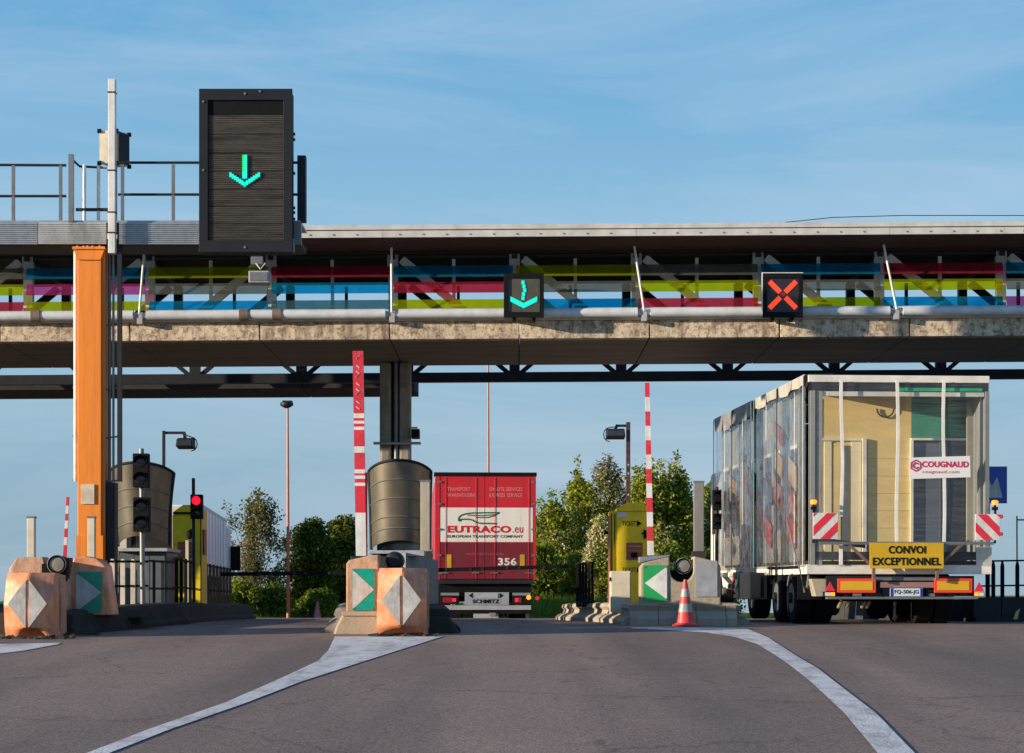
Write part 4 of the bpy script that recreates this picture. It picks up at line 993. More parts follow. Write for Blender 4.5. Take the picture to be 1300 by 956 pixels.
# ---- right island
ri = thing('toll_island', 'stepped concrete island on the right behind the traffic cone', 'traffic island', (WX(850, 33.6), 34, gz(34)))
RP = [(WX(812, 33.4), 33.4), (WX(800, 34.8), 34.9), (WX(780, 36.4), 36.5), (WX(757, 38.5), 38.5), (WX(735, 41), 41), (WX(722, 45), 45)]
RQ = [(WX(930, 33.4), 33.5), (WX(925, 36), 36), (WX(905, 44), 44)]
slab(ri, RP + RQ[::-1], .30, CONC)
kerb_stones(ri, RP, flip=1, m=NOSE); kerb_stones(ri, RQ, flip=-1)
Y = 33.25; x = lambda p: WX(p, Y); z = lambda p: WZ(p, Y)
for a, b in ((800, 836), (836.4, 884), (884.4, 922), (922.4, 936)):
    MB().add([(x(a), Y, gz(Y) - .1), (x(b), Y, gz(Y) - .1), (x(b), Y + .5, gz(Y)), (x(a), Y + .5, gz(Y)),
              (x(a), Y, z(785)), (x(b), Y, z(785)), (x(b), Y + .12, z(776)), (x(a), Y + .12, z(776)), (x(a), Y + .06, z(768)), (x(b), Y + .06, z(768)), (x(b), Y + .5, z(768)), (x(a), Y + .5, z(768))],
             [(0, 1, 5, 4), (4, 5, 6, 7), (7, 6, 9, 8), (8, 9, 10, 11), (0, 3, 2, 1), (2, 3, 11, 10), (0, 4, 7, 8, 11, 3), (1, 2, 10, 9, 6, 5)]).build('nose_stone', NOSE, ri, bevel=.012)
Y = 33.5; x = lambda p: WX(p, Y); z = lambda p: WZ(p, Y)
nb = chevron_block(812, 915, 706, 768, Y, (816.5, 847.5, 717.5, 763), -1, 'grey concrete block with bright green arrow plate and round lamp recess', LGREEN, NOSE,
              top=[(x(813), z(768)), (x(915), z(768)), (x(915), z(720)), (x(911), z(713)), (x(881), z(706)), (x(880), z(716))]
                  + [(x(865.5 + 15 * math.cos(R(a))), z(724 + 15 * math.sin(R(a)))) for a in range(0, 181, 15)] + [(x(850), z(706)), (x(838), z(707)), (x(818), z(714)), (x(813), z(720))], white=WHITE)
MB().box(x(883), x(910.5), Y - .02, Y - .002, z(757.5), z(712)).build('grey_plate', mat('grey_worn_plate', (.33, .34, .36), .45, var=.25, vs=5, dirt=(.2, .19, .18), dirt_amt=.5), nb)
MB().prism([(x(812.5), z(714)), (x(850), z(706)), (x(850), z(704.5)), (x(812.5), z(707))], Y - .01, Y + .5).build('top_plate', GALV, nb)
lb = thing('island_lamp', 'round ringed lamp set in the dark recess above the cone', 'lamp', (x(866.5), Y + .1, z(740)))
lamp_block(lb, 867, 718.5, Y + .12, 10)
MB().prism([(x(865.5 + 14.6 * math.cos(R(a))), z(724 + 14.6 * math.sin(R(a)))) for a in range(0, 181, 15)], Y + .2, Y + .48).build('recess', BLACK, lb)
MB().box(x(851), x(880), Y + .22, Y + .26, z(716), z(714.2)).build('bracket', GALV, lb)
post(887, 6.4, 611, 700, 35.5, mat('grey_post', (.22, .21, .20), .7, dirt=(.12, .11, .1), dirt_amt=.5, stretch=(4, 4, .6)), 'grey concrete post standing behind the lamp recess on the right')
rf = railing([(WX(731, 39.6), 39.6), (WX(754, 38.2), 38.2)], 6, .82, (.12, .97), 'dark railing panel left of the right yellow ticket machine', BLACK, BLACK, .025)
# ---- cones
ORC = mat('cone_red_plastic', (.66, .05, .05), .45, var=.12, dirt=(.4, .1, .09), dirt_amt=.3, ds=9)
SLV = mat('cone_reflective_sleeve', (.30, .335, .35), .3, var=.12)
def cone(px, Y, h, label, m):
    c = (WX(px, Y), Y, gz(Y) + .02)
    t = thing('traffic_cone', label, 'traffic cone', c)
    b = .29 * h
    MB().box(c[0] - b * 1.0, c[0] + b * 1.0, Y - b, Y + b, c[2], c[2] + .035 * h, .01).build('base', m, t)
    r = lambda f: .215 * h * (1 - f) + .035 * h * f
    for i, (a, e, mm) in enumerate(((.035, .30, m), (.30, .48, SLV), (.48, .63, m), (.63, .80, SLV), (.80, 1.0, m))):
        g = .004 if mm is SLV else 0
        MB().lathe([(r(a) + g, a * h), (r(e) + g, e * h)] + ([(r(e) * .4, e * h + .005)] if e == 1 else []), c, 'z', 24).build('sleeve' if mm is SLV else 'body', mm, t, smooth=True)
    MB().lathe([(r(0) * 1.28, .0351 * h), (r(.03) * 1.18, .06 * h), (r(.06), .075 * h)], c, 'z', 24).build('skirt', m, t, smooth=True)
cone(870, 32.85, .72, 'red and white traffic cone standing before the right island', ORC)
cone(403, 62.0, .52, 'small faded traffic cone far off on the grass verge', mat('faded_cone', (.55, .2, .3), .5))
# ---- lamps on poles
def flood(pole_px, ptop, pbot, Y, head_px, head_py, arm_py, s, label, pm, hw):
    t = thing('floodlight', label, 'floodlight', (WX(pole_px, Y), Y, gz(Y)))
    MB().box(WX(pole_px - hw, Y), WX(pole_px + hw, Y), Y - .04, Y + .04, WZ(pbot, Y), WZ(ptop, Y)).build('pole', pm, t)
    MB().bar((WX(pole_px, Y), Y, WZ(arm_py, Y)), (WX(head_px, Y), Y, WZ(arm_py, Y)), .045, .045).build('arm', DARK, t)
    MB().bar((WX(head_px, Y), Y, WZ(arm_py, Y)), (WX(head_px + s * 2, Y), Y - .1, WZ(head_py - 5, Y)), .05, .05).build('knuckle', DARK, t)
    a, b = WX(head_px - 8, Y), WX(head_px + 14, Y)
    if s < 0: a, b = WX(head_px - 14, Y), WX(head_px + 10, Y)
    zc = WZ(head_py, Y); hh = .085
    MB().add([(a, Y - .3, zc - hh), (b, Y - .3, zc - hh), (b, Y + .05, zc - hh - .03), (a, Y + .05, zc - hh - .03), (a + .02, Y - .3, zc + hh - .04), (b - .02, Y - .3, zc + hh - .04), (b, Y, zc + hh), (a, Y, zc + hh)],
             [(0, 3, 2, 1), (4, 5, 6, 7), (0, 1, 5, 4), (1, 2, 6, 5), (2, 3, 7, 6), (3, 0, 4, 7)]).build('lamp_head', DARK, t, bevel=.012)
    MB().box(a + .03, b - .03, Y - .309, Y - .302, zc - hh + .02, zc + hh - .06).build('lens', mat('floodlight_glass', (.03, .035, .04), .3), t)
    MB().tube([(WX(head_px + (-s) * 3, Y), Y, WZ(arm_py + 1, Y))] + [(WX(head_px - s * 6 + s * (-12) * math.sin(R(k)), Y) if False else WX(head_px + s * (9 + 8 * math.sin(R(k))), Y), Y - .05, WZ(head_py + 2 - 9 * math.cos(R(k)), Y)) for k in range(0, 181, 30)], .01, 6).build('cable', BLACK, t)
    return t
flood(208, 547, 745, 37.2, 234, 562, 549.5, 1, 'dark floodlight on an angled pole above the left booth', DARK, 1.6)
f2 = flood(797.5, 536, 760, 38.9, 783, 550, 540.5, -1, 'dark floodlight on a banded pole above the right yellow ticket machine', mat('maroon_black_pole', (.07, .03, .03), .5, vs=12, stretch=(.1, .1, 1), var=.8), 2.6)
for q in (589, 600, 627): MB().box(WX(796.5, 38.9), WX(798.6, 38.9), 38.85, 38.858, WZ(q + 2.5, 38.9), WZ(q, 38.9)).build('sticker', mat('grey_sticker', (.4, .38, .38), .5), f2)
def lamppost(px, ptop, Y, label, w=2.4):
    t = thing('lamp_post', label, 'lamp post', (WX(px, Y), Y, gz(Y)))
    MB().tube([(WX(px, Y), Y, gz(Y) - .3), (WX(px - .8, Y), Y, WZ(ptop, Y))], w * Y / F, 10, r1=w * .55 * Y / F).build('pole', LAMPP, t, smooth=True)
    MB().lathe([(.06, -.1), (.2, -.02), (.2, .06), (.1, .1)], (WX(px - 2, Y), Y, WZ(ptop, Y)), 'z', 14).build('lamp_head', DARK, t, smooth=True)
    MB().box(WX(px - 7, Y), WX(px + 5, Y), Y - .15, Y + .15, WZ(ptop - 1, Y), WZ(ptop - 5, Y)).build('lamp_cover', DARK, t)
lamppost(366, 514, 64, 'tall thin orange lamp post rising between the two left trees')
lamppost(620.5, 440, 70, 'tall thin orange lamp post rising behind the red lorry', 2.0)
# ---- blue sign, wall and railing on the right
bs = thing('road_sign', 'square blue sign with white symbol half hidden behind the wrapped truck', 'road sign', (WX(1256, 46), 46, gz(46)))
x = lambda p: WX(p, 46); z = lambda p: WZ(p, 46)
MB().box(x(1232), x(1278), 46, 46.03, z(638), z(593), .004).build('panel', mat('blue_sign_sheet', (.012, .10, .62), .35, var=.06), bs)
MB().box(x(1231), x(1279), 46.031, 46.05, z(639), z(592)).build('border', LGREY, bs)
MB().prism([(x(1238), z(632)), (x(1246), z(606)), (x(1252), z(606)), (x(1259.5), z(617)), (x(1266), z(605)), (x(1272.5), z(632))], 45.99, 45.998).build('symbol', WHITE, bs)
MB().tube([(x(1256), 46.1, gz(46)), (x(1256), 46.1, z(595))], .04, 10).build('pole', GREY, bs)
rw = thing('low_wall', 'dark low wall at the right edge with a small yellow marker', 'wall', (WX(1290, 37), 37.2, gz(37)))
for k in range(4): MB().box(WX(1236 + 36 * k, 37), WX(1271.3 + 36 * k, 37), 37.0, 37.35, gz(37) - .1, WZ(758, 37) - .001 * k, .015).build('wall_block', DCONC, rw)
MB().box(WX(1236, 37), WX(1380, 37), 36.8, 37.5, gz(37) - .1, WZ(784, 36.9)).build('wall_foot', DCONC, rw)
MB().prism([(WX(1282.5, 37), WZ(786, 37)), (WX(1287.5, 37), WZ(786, 37)), (WX(1291, 37), WZ(772, 37)), (WX(1285.5, 37), WZ(777, 37))], 36.77, 36.79).build('marker', mat('yellow_marker', (.7, .55, .2), .5), rw)
sw_ = thing('guard_wall', 'dark low wall running along the far side of the wrapped truck', 'wall', (8.0, 39, gz(39)))
for k in range(8):
    q0, q1 = lane(8.05, 37.5, k * 2.0), lane(8.05, 37.5, k * 2.0 + 1.97)
    MB().add([(q0[0], q0[1], gz(q0[1]) - .1), (q0[0] + .35, q0[1], gz(q0[1]) - .1), (q1[0] + .35, q1[1], gz(q1[1]) - .1), (q1[0], q1[1], gz(q1[1]) - .1)]
             + [(q0[0] + .05, q0[1], gz(q0[1]) + .42), (q0[0] + .3, q0[1], gz(q0[1]) + .42), (q1[0] + .3, q1[1], gz(q1[1]) + .42), (q1[0] + .05, q1[1], gz(q1[1]) + .42)],
             [(0, 3, 2, 1), (4, 5, 6, 7), (0, 1, 5, 4), (1, 2, 6, 5), (2, 3, 7, 6), (3, 0, 4, 7)]).build('wall_block', DCONC, sw_)
rr = thing('railing', 'dark railing with tapered posts on the low wall at the right edge', 'railing', (WX(1280, 37.2), 37.2, WZ(758, 37.2)))
for p in (1253.5, 1261, 1272.5, 1291.5, 1312, 1332):
    X = WX(p, 37.2); MB().prism([(X - .03, WZ(759, 37.2)), (X + .03, WZ(759, 37.2)), (X + .03, WZ(719, 37.2)), (X + .012, WZ(713, 37.2)), (X - .012, WZ(713, 37.2)), (X - .03, WZ(719, 37.2))], 37.17, 37.23).build('post', BLACK, rr)
for q in (712.5, 744): MB().bar((WX(1245, 37.2), 37.15, WZ(q, 37.2)), (WX(1370, 37.2), 37.15, WZ(q - 2, 37.2)), .03, .03).build('rail', BLACK, rr)
sp = thing('pole', 'slender pinkish pole with a short arm behind the right railing', 'pole', (WX(1291, 38.5), 38.5, gz(38.5)))
MB().tube([(WX(1291.5, 38.5), 38.5, gz(38.5)), (WX(1291, 38.5), 38.5, WZ(655, 38.5))], .014, 8).build('shaft', RUST, sp)
MB().bar((WX(1291, 38.5), 38.5, WZ(660, 38.5)), (WX(1318, 38.5), 38.5, WZ(660, 38.5)), .025, .025).build('arm', DARK, sp)
# ------------------------------------------------------------------ vehicles
def wheel(par, x, y, r, w_, side, z=0):
    ty = MB().lathe([(r * .6, -w_ / 2), (r * .93, -w_ / 2), (r, -w_ * .38), (r, w_ * .38), (r * .93, w_ / 2), (r * .6, w_ / 2)], (x, y, r + z), 'x', 26).build('wheel', TYRE, par, world=False, smooth=True)
    o = side * w_ * .5
    MB().lathe([(r * .58, min(o * .3, o * 1.02)), (r * .58, max(o * .3, o * 1.02))], (x, y, r + z), 'x', 22).build('rim', mat('dull_rim', (.16, .16, .165), .5, .3), ty, world=False, smooth=True)
    MB().lathe([(r * .22, -.05), (r * .2, .05)], (x + o * 1.02, y, r + z), 'x', 14).build('hub', DARK, ty, world=False, smooth=True)
    return ty
# ---- wrapped module on the oversize truck
T0 = (6.145, 33.6, gz(33.6) + .02)
PIT = R(.35)
cv = thing('oversize_truck', 'long truck carrying a module wrapped in clear plastic with a yellow convoy plate', 'truck', T0, (PIT, 0, DIR))
def lx(px, d=0): return (px - 650) / F * (33.6 + d) - T0[0] + math.sin(DIR) * d
def lz(py, d=0): return WZ(py, 33.6 + d) - T0[2] - PIT * d
def lb_(name, px0, px1, pt, pb, y0, y1, m, d=0, ch=0, par=cv):
    return MB().box(lx(px0, d), lx(px1, d), y0, y1, lz(pb, d), lz(pt, d), ch).build(name, m, par, world=False)
WH2 = mat('ivory_frame', (.80, .75, .66), .45, dirt=(.5, .45, .38), dirt_amt=.3)
CRM = mat('osb_cream_board', (.82, .60, .25), .7, var=.10, vs=2, stretch=(1, 1, 3), dirt=(.66, .50, .26), dirt_amt=.4)
CRM2 = mat('pale_cream_board', (.84, .72, .46), .7, var=.06)
PANEL = mat('grey_wall_panel', (.27, .28, .28), .6, var=.12, dirt=(.25, .24, .22), dirt_amt=.4)
PANEL2 = mat('insulation_panel', (.33, .31, .27), .6, var=.12)
SLATE = mat('slate_blue_glass', (.11, .14, .18), .3, var=.25, vs=1.2)
GRN = mat('green_wrap', (.05, .24, .17), .5, var=.25, vs=2)
BLK2 = mat('black_seal', (.02, .022, .028), .5)
FILM = film_mat('clear_wrap', .012, .10, .02, .10)
FILMS = film_mat('side_wrap', .0, .04, .16, .6)
WEBB = mat('white_webbing', (.80, .78, .72), .6)
# rear frame
lb_('top_beam', 1024, 1257, 477, 486, -.03, .12, WH2, ch=.008)
lb_('top_seal', 1026, 1256.5, 486.2, 496.5, .0, .1, BLK2)
lb_('inner_beam', 1043, 1251, 497, 503, .02, .12, WH2)
lb_('green_edge', 1141, 1248, 492.5, 496.5, -.012, -.001, mat('bright_green_film', (.02, .5, .2), .5))
lb_('corner_post', 1027, 1033, 496.6, 717, -.02, .12, PANEL)
lb_('corner_post', 1252, 1257, 496.6, 717, -.02, .12, PANEL)
lb_('jamb', 1035, 1042.5, 497, 717, .0, .1, PANEL)
lb_('jamb', 1229, 1250.5, 503.2, 690, .5, .56, PANEL2, .5)
lb_('base_beam', 1022, 1260, 717.2, 729, -.04, .12, WH2, ch=.008)
lb_('base_seal', 1028, 1252, 700.5, 711, .0, .08, BLK2)
MB().add([(lx(1030), -.005, lz(681)), (lx(1098), -.005, lz(690)), (lx(1098), -.005, lz(696)), (lx(1030), -.005, lz(688)), (lx(1030), .03, lz(681)), (lx(1098), .03, lz(690)), (lx(1098), .03, lz(696)), (lx(1030), .03, lz(688))],
         [(0, 3, 2, 1), (4, 5, 6, 7), (0, 1, 5, 4), (1, 2, 6, 5), (2, 3, 7, 6), (3, 0, 4, 7)]).build('torn_strip', BLK2, cv, world=False)
lb_('corner_bracket', 1240, 1260, 694, 717, -.035, -.021, WH2)
lb_('roof', 1027, 1256, 478, 484, .13, 4.35, PANEL)
lb_('floor', 1027, 1256, 712, 727, .13, 4.35, DCONC)
# inner end wall with its openings, lit through the clear side
D = .85
lb_('end_wall', 1032, 1157, 497, 717, D, D + .1, CRM, D)
lb_('end_wall', 1157, 1256, 497, 525, D, D + .1, GRN, D)
lb_('end_wall', 1230.5, 1256, 525.2, 717, D, D + .1, PANEL2, D)
lb_('green_panel', 1157.3, 1230.2, 525.3, 556, D, D + .1, GRN, D)
lb_('lintel', 1156, 1230, 556.3, 559, D - .05, D + .1, WH2, D)
lb_('door_leaf', 1159, 1228, 559.2, 717, D + .02, D + .08, SLATE, D)
for a, b in ((1155.5, 1158.8), (1228.2, 1231)): lb_('door_jamb', a, b, 559.2, 717, D - .05, D + .1, WH2, D)
lb_('door_mullion', 1193.5, 1195.5, 559.5, 717, D - .0, D + .019, SLATE, D)
lb_('window_surround', 1040, 1095, 557, 560, D - .04, D - .001, WH2, D)
lb_('window_post', 1093.5, 1098.5, 557, 717, D - .06, D - .001, WH2, D)
lb_('window_post', 1098.6, 1100, 560, 717, D - .03, D - .001, BLK2, D)
lb_('panel_board', 1045, 1054, 561, 717, D - .03, D - .001, CRM2, D)
lb_('panel_board', 1080, 1092, 561, 717, D - .02, D - .001, CRM2, D)
lb_('window_glass', 1067, 1078.5, 566, 700, D - .012, D - .001, mat('grey_glazing', (.17, .17, .17), .4, var=.2), D)
lb_('panel_board', 1056, 1066, 563, 717, D - .018, D - .001, CRM, D)
for k in range(1, 6): lb_('board_joint', 1100.5, 1155, 560 + k * 22, 560.5 + k * 22, D - .006, D - .001, mat('board_joint', (.55, .42, .2), .7), D)
MB().tube([(lx(1123, D) + .14 * math.cos(R(a)), D - .03, lz(519, D) + .14 * math.sin(R(a))) for a in range(180, 380, 20)], .015, 6).build('cable_loop', BLK2, cv, world=False)
# clear film over the rear opening, in four lengths between battens
bt = [1028, 1065.5, 1137, 1197, 1256]
for a, b in zip(bt, bt[1:]):
    m = MB(); N = 9; M = 13
    for j in range(M):
        for i in range(N):
            f, g = i / (N - 1), j / (M - 1)
            m.v.append((lx(a) + (lx(b) - lx(a)) * f, -.06 + .018 * math.sin(f * 5 + g * 4) * math.sin(math.pi * f) + .012 * math.sin(9 * g + a), lz(718) + (lz(486) - lz(718)) * g))
    m.f = [(j * N + i, j * N + i + 1, (j + 1) * N + i + 1, (j + 1) * N + i) for j in range(M - 1) for i in range(N - 1)]
    m.build('clear_film', FILM, cv, world=False, smooth=True)
for p, q in ((1066, 656), (1137, 690), (1197, 690)):
    m = MB(); pts = [(lx(p + 1.0 * math.sin(k * .5 + p)), -.085, lz(483 + (q - 483) * k / 12)) for k in range(13)]
    for u, v in zip(pts, pts[1:]): m.bar(u, v, .05, .012)
    m.build('batten', WEBB, cv, world=False)
lb_('batten', 1063, 1067.5, 691, 717, -.085, -.07, WEBB)
# left side: wall panels, openings, film, drape and tapes.  d = distance along the side
def side(name, d0, d1, z0_, z1_, m, off, th=.02):
    X = lx(1027)
    return MB().box(X - off - th, X - off, d0, d1, z0_, z1_).build(name, m, cv, world=False)
ZT, ZB = lz(478), lz(728)
for i, (d0, d1, m) in enumerate(((1.05, 1.9, PANEL), (1.93, 2.5, SLATE), (2.53, 3.3, PANEL2), (3.33, 4.3, PANEL), (4.75, 5.6, PANEL), (5.63, 6.6, SLATE), (6.63, 7.7, PANEL2), (7.73, 8.9, PANEL))):
    side('wall_panel', d0, d1, ZB + .2, ZT - .08, m, -.12, .08)
for d0, d1 in ((1.2, 1.75), (2.65, 3.2), (3.5, 4.1), (4.9, 5.45), (6.85, 7.5), (7.95, 8.6)):
    side('window_strip', d0, d1, ZB + .75, ZB + 2.05, GLASSD, -.035, .004)
    side('window_head', d0, d1, ZB + 2.06, ZB + 2.12, WH2, -.035, .012)
side('side_beam', -.03, 4.4, ZB - .01, ZB + .14, WH2, -.0, .06)
for d0, d1 in ((4.7, 5.9), (6.2, 7.3), (7.6, 8.95)): side('side_beam', d0, d1, ZB + .02, ZB + .15, WH2, .0, .05)
MB().box(lx(1027), lx(1256), 4.72, 8.95, ZT - .06, ZT - .01).build('roof', PANEL, cv, world=False)
MB().box(lx(1256) - .1, lx(1256), .13, 8.9, ZB, ZT - .08).build('right_wall', PANEL, cv, world=False)
MB().box(lx(1027) + .1, lx(1256) - .11, 8.85, 8.95, ZB, ZT - .08).build('front_wall', PANEL, cv, world=False)
MB().box(lx(1027), lx(1256), 4.5, 8.95, ZB - .02, ZB + .08).build('floor', DCONC, cv, world=False)
rnd = random.Random(9)
for d0, d1 in ((-.02, 2.2), (2.2, 4.38), (4.72, 6.75), (6.75, 8.95)):
    m = MB(); N = 21; M = 25
    for j in range(M):
        for i in range(N):
            f, g = i / (N - 1), j / (M - 1)
            bow = math.sin(math.pi * f) * math.sin(math.pi * min(1, g * 1.02))
            w1 = .028 * math.sin(6.5 * f + 4.2 * g + d0) + .024 * math.sin(14 * g - 7 * f + d0 * 2) + .008 * math.sin(23 * f + 9 * g)
            m.v.append((lx(1027) - .075 + bow * w1 - .03 * bow, d0 + (d1 - d0) * f, ZB + .1 + (ZT - ZB - .1) * g))
    m.f = [(j * N + i, (j + 1) * N + i, (j + 1) * N + i + 1, j * N + i + 1) for j in range(M - 1) for i in range(N - 1)]
    m.build('side_film', FILMS, cv, world=False, smooth=True)
TARP = mat('grey_tarpaulin', (.20, .205, .21), .5, var=.3, vs=3)
for d0, d1 in ((-.02, 1.0), (1.02, 2.18), (2.22, 3.3), (3.32, 4.38), (4.72, 5.7), (5.72, 6.72), (6.78, 7.9), (7.92, 8.97)):
    m = MB(); N = 9
    dr = .13 + .03 * rnd.random() + (.12 if d0 > 4.5 else 0)
    for j, zz in enumerate((ZT + .02, ZT - dr * .5, ZT - dr)):
        for i in range(N):
            f = i / (N - 1); m.v.append((lx(1027) - .1 - .02 * math.sin(9 * f + d0) * j * .5, d0 + (d1 - d0) * f, zz + (.02 * math.sin(3 * f + d0 * 3) - .03 * math.sin(math.pi * f) if j == 2 else 0)))
    for i in range(N):
        f = i / (N - 1); m.v.append((lx(1027) + .4, d0 + (d1 - d0) * f, ZT + .035 + .015 * math.sin(7 * f + d0)))
    m.f = [(j * N + i, j * N + i + 1, (j + 1) * N + i + 1, (j + 1) * N + i) for j in range(2) for i in range(N - 1)] + [(3 * N + i, 3 * N + i + 1, i + 1, i) for i in range(N - 1)]
    m.build('drape', TARP if d0 > 4.5 else mat('beige_tarpaulin', (.42, .40, .35), .5, var=.25, vs=3), cv, world=False, smooth=True)
for d, m_, w_ in ((2.2, BLK2, .07), (4.4, mat('teal_tape', (.06, .22, .22), .5), .07), (4.7, WH2, .07), (6.75, BLK2, .09), (8.93, BLK2, .07), (-.0, mat('grey_tape', (.4, .42, .42), .5), .05)):
    side('tape', d - w_ / 2, d + w_ / 2, ZB + .12, ZT, m_, .115, .006)
for d in (.7, 3.2, 5.6, 7.6): side('cord', d - .01, d + .01, ZB + .12, ZT - .2, WEBB, .112, .005)
MB().tube([(lx(1027) - .14, 1.2, ZB + .9), (lx(1027) - .14, .6, ZB + .4), (lx(1027) - .13, .15, ZB + .05), (lx(1027) - .05, .2, ZB - .3)], .014, 8).build('hose', GREY, cv, world=False, smooth=True)
# slanted coloured boards imitating reflections in the side film, fittings hanging below the side beam
BRD = [mat('red_brown_reflection', (.30, .085, .05), .6), mat('tan_reflection', (.42, .28, .16), .6), mat('dark_slate_reflection', (.06, .07, .085), .4), mat('signal_red_reflection', (.36, .04, .035), .5)]
for i, (d0, d1, za, zb2, k) in enumerate(((2.3, 3.1, 2.15, 2.42, 0), (2.35, 3.0, 1.6, 1.95, 1), (2.4, 3.05, 1.05, 1.45, 0), (1.15, 1.8, 1.35, 1.75, 1), (1.2, 1.75, .9, 1.25, 0), (3.3, 4.1, 1.2, 1.5, 2), (3.35, 4.0, .45, .85, 3), (1.2, 1.9, .4, .8, 3), (5.0, 5.8, 1.3, 1.8, 2), (6.9, 7.8, 1.5, 1.75, 1), (7.0, 8.2, .9, 1.3, 2))):
    X = lx(1027) + .0
    MB().add([(X + o, d, z) for o in (.0, .018) for d, z in ((d0, ZB + za), (d1, ZB + za + .22), (d1, ZB + zb2 + .22), (d0, ZB + zb2))], [(0, 1, 2, 3), (4, 7, 6, 5), (0, 4, 5, 1), (1, 5, 6, 2), (2, 6, 7, 3), (3, 7, 4, 0)]).build('reflection_board', BRD[k], cv, world=False)
for k in range(22):
    d = .3 + k * .4; X = lx(1027) + rnd.uniform(-.05, .12); zc = ZB - rnd.uniform(.08, .3); s = rnd.uniform(.03, .075)
    fm = [GREY, DARK, MATS['teal_tape'], MATS['tan_steel'] if 'tan_steel' in MATS else GREY, RREFL, DARK, GREY][k % 7]
    m = MB()
    if k % 3 == 0: m.tube([(X, d, ZB), (X - .02, d + .05, zc), (X + .05, d + .2, zc - .06)], .018, 6)
    elif k % 3 == 1: m.box(X - s, X + s, d, d + s * 2.2, zc - s, zc + s * 1.4, .01)
    else: m.lathe([(s, -.03), (s, .03)], (X, d, zc), 'x', 12)
    m.build('fitting', fm, cv, world=False)
# sticker with logo
Y0 = -.10
q = 1.5
MB().add([(lx(1152.5), Y0, lz(608.5)), (lx(1231), Y0, lz(606)), (lx(1230.2), Y0, lz(579)), (lx(1152.5), Y0, lz(581.5)), (lx(1152.5), Y0 + .006, lz(608.5)), (lx(1231), Y0 + .006, lz(606)), (lx(1230.2), Y0 + .006, lz(579)), (lx(1152.5), Y0 + .006, lz(581.5))],
         [(0, 1, 2, 3), (4, 7, 6, 5), (0, 4, 5, 1), (1, 5, 6, 2), (2, 6, 7, 3), (3, 7, 4, 0)]).build('sticker', mat('clean_white_sheet', (.84, .83, .80), .4, var=.02), cv, world=False)
LR = mat('crimson_print', (.62, .01, .09), .4, var=.05)
text('COUGNAUD', lx(1198.5), Y0 - .004, lz(589.8), lx(1228.5) - lx(1168.5), lz(586) - lz(593.8), LR, cv, world=False, bold=.035)
text('cougnaud.com', lx(1192.5), Y0 - .004, lz(599.8), lx(1216) - lx(1169), lz(597.5) - lz(602.5), LR, cv, world=False)
def hexa(cx, cz, r, a0, n=6): return [(cx + r * math.cos(R(a0 + 360 / n * k)), cz + r * math.sin(R(a0 + 360 / n * k))) for k in range(n)]
hx = hexa(lx(1160.5), lz(591.5), .088, 90)
m = MB()
for a, b in zip(hx, hx[1:] + hx[:1]): m.bar((a[0], Y0 - .004, a[1]), (b[0], Y0 - .004, b[1]), .018, .004)
hi = hexa(lx(1160.5), lz(591.5), .045, 30)
for a, b in zip(hi[:5], hi[1:6]): m.bar((a[0], Y0 - .006, a[1]), (b[0], Y0 - .006, b[1]), .02, .004)
m.build('logo', LR, cv, world=False)
# plate, bar, boards, beacons
STEEL = mat('brown_steel', (.20, .13, .11), .6, .2, dirt=(.3, .12, .1), dirt_amt=.5, ds=5)
MB().bar((lx(1035), -.2, lz(690)), (lx(1258), -.2, lz(690)), .045, .045).build('cross_bar', GREY, cv, world=False)
for s, a, b in ((0, 1073, 1105), (1, 1218, 1186)):
    MB().bar((lx(a), -.19, lz(691)), (lx(b), -.19, lz(721)), .04, .04).build('brace', STEEL, cv, world=False)
    MB().bar((lx(b + (.5 if s else 0)), -.19, lz(719)), (lx(b), -.19, lz(737)), .045, .045).build('brace', STEEL, cv, world=False)
pl = lb_('convoy_plate', 1099, 1193.5, 689.5, 722, -.25, -.23, mat('yellow_convoy_sheet', (.66, .40, .01), .4, var=.08, dirt=(.5, .3, .02), dirt_amt=.4, ds=6), ch=.004)
text('CONVOI', lx(1146.5), -.256, lz(698.3), lx(1170) - lx(1122.5), lz(693.2) - lz(703.2), BLACK, pl, world=False, bold=.03)
text('EXCEPTIONNEL', lx(1146), -.256, lz(713), lx(1189.5) - lx(1102.5), lz(708) - lz(718), BLACK, pl, world=False, bold=.03)
def board(px0, px1, pt, pb, sgn):
    o = lb_('warning_board', px0, px1, pt, pb, -.23, -.21, WHITE, ch=.004)
    x0, x1, zt, zb = lx(px0) + .004, lx(px1) - .004, lz(pt) - .004, lz(pb) + .004
    W, H = x1 - x0, zt - zb
    def clip(poly, f):
        out = []
        for a, b in zip(poly, poly[1:] + poly[:1]):
            fa, fb = f(a), f(b)
            if fa >= 0: out.append(a)
            if (fa >= 0) != (fb >= 0):
                t = fa / (fa - fb); out.append((a[0] + (b[0] - a[0]) * t, a[1] + (b[1] - a[1]) * t))
        return out
    sl_ = .95
    for c0 in (-.62, .12, .86):
        g = lambda p: (p[1] - zb) / H - sl_ * sgn * ((p[0] - (x0 if sgn > 0 else x1)) / W)
        lo = c0; hi_ = c0 + .36
        poly = clip(clip([(x0, zb), (x1, zb), (x1, zt), (x0, zt)], lambda p: g(p) - lo), lambda p: hi_ - g(p))
        if len(poly) > 2: MB().prism(poly, -.234, -.2305).build('stripe', RREFL, o, world=False)
board(1027, 1059, 652, 685, 1); board(1234, 1266, 653, 686, -1)
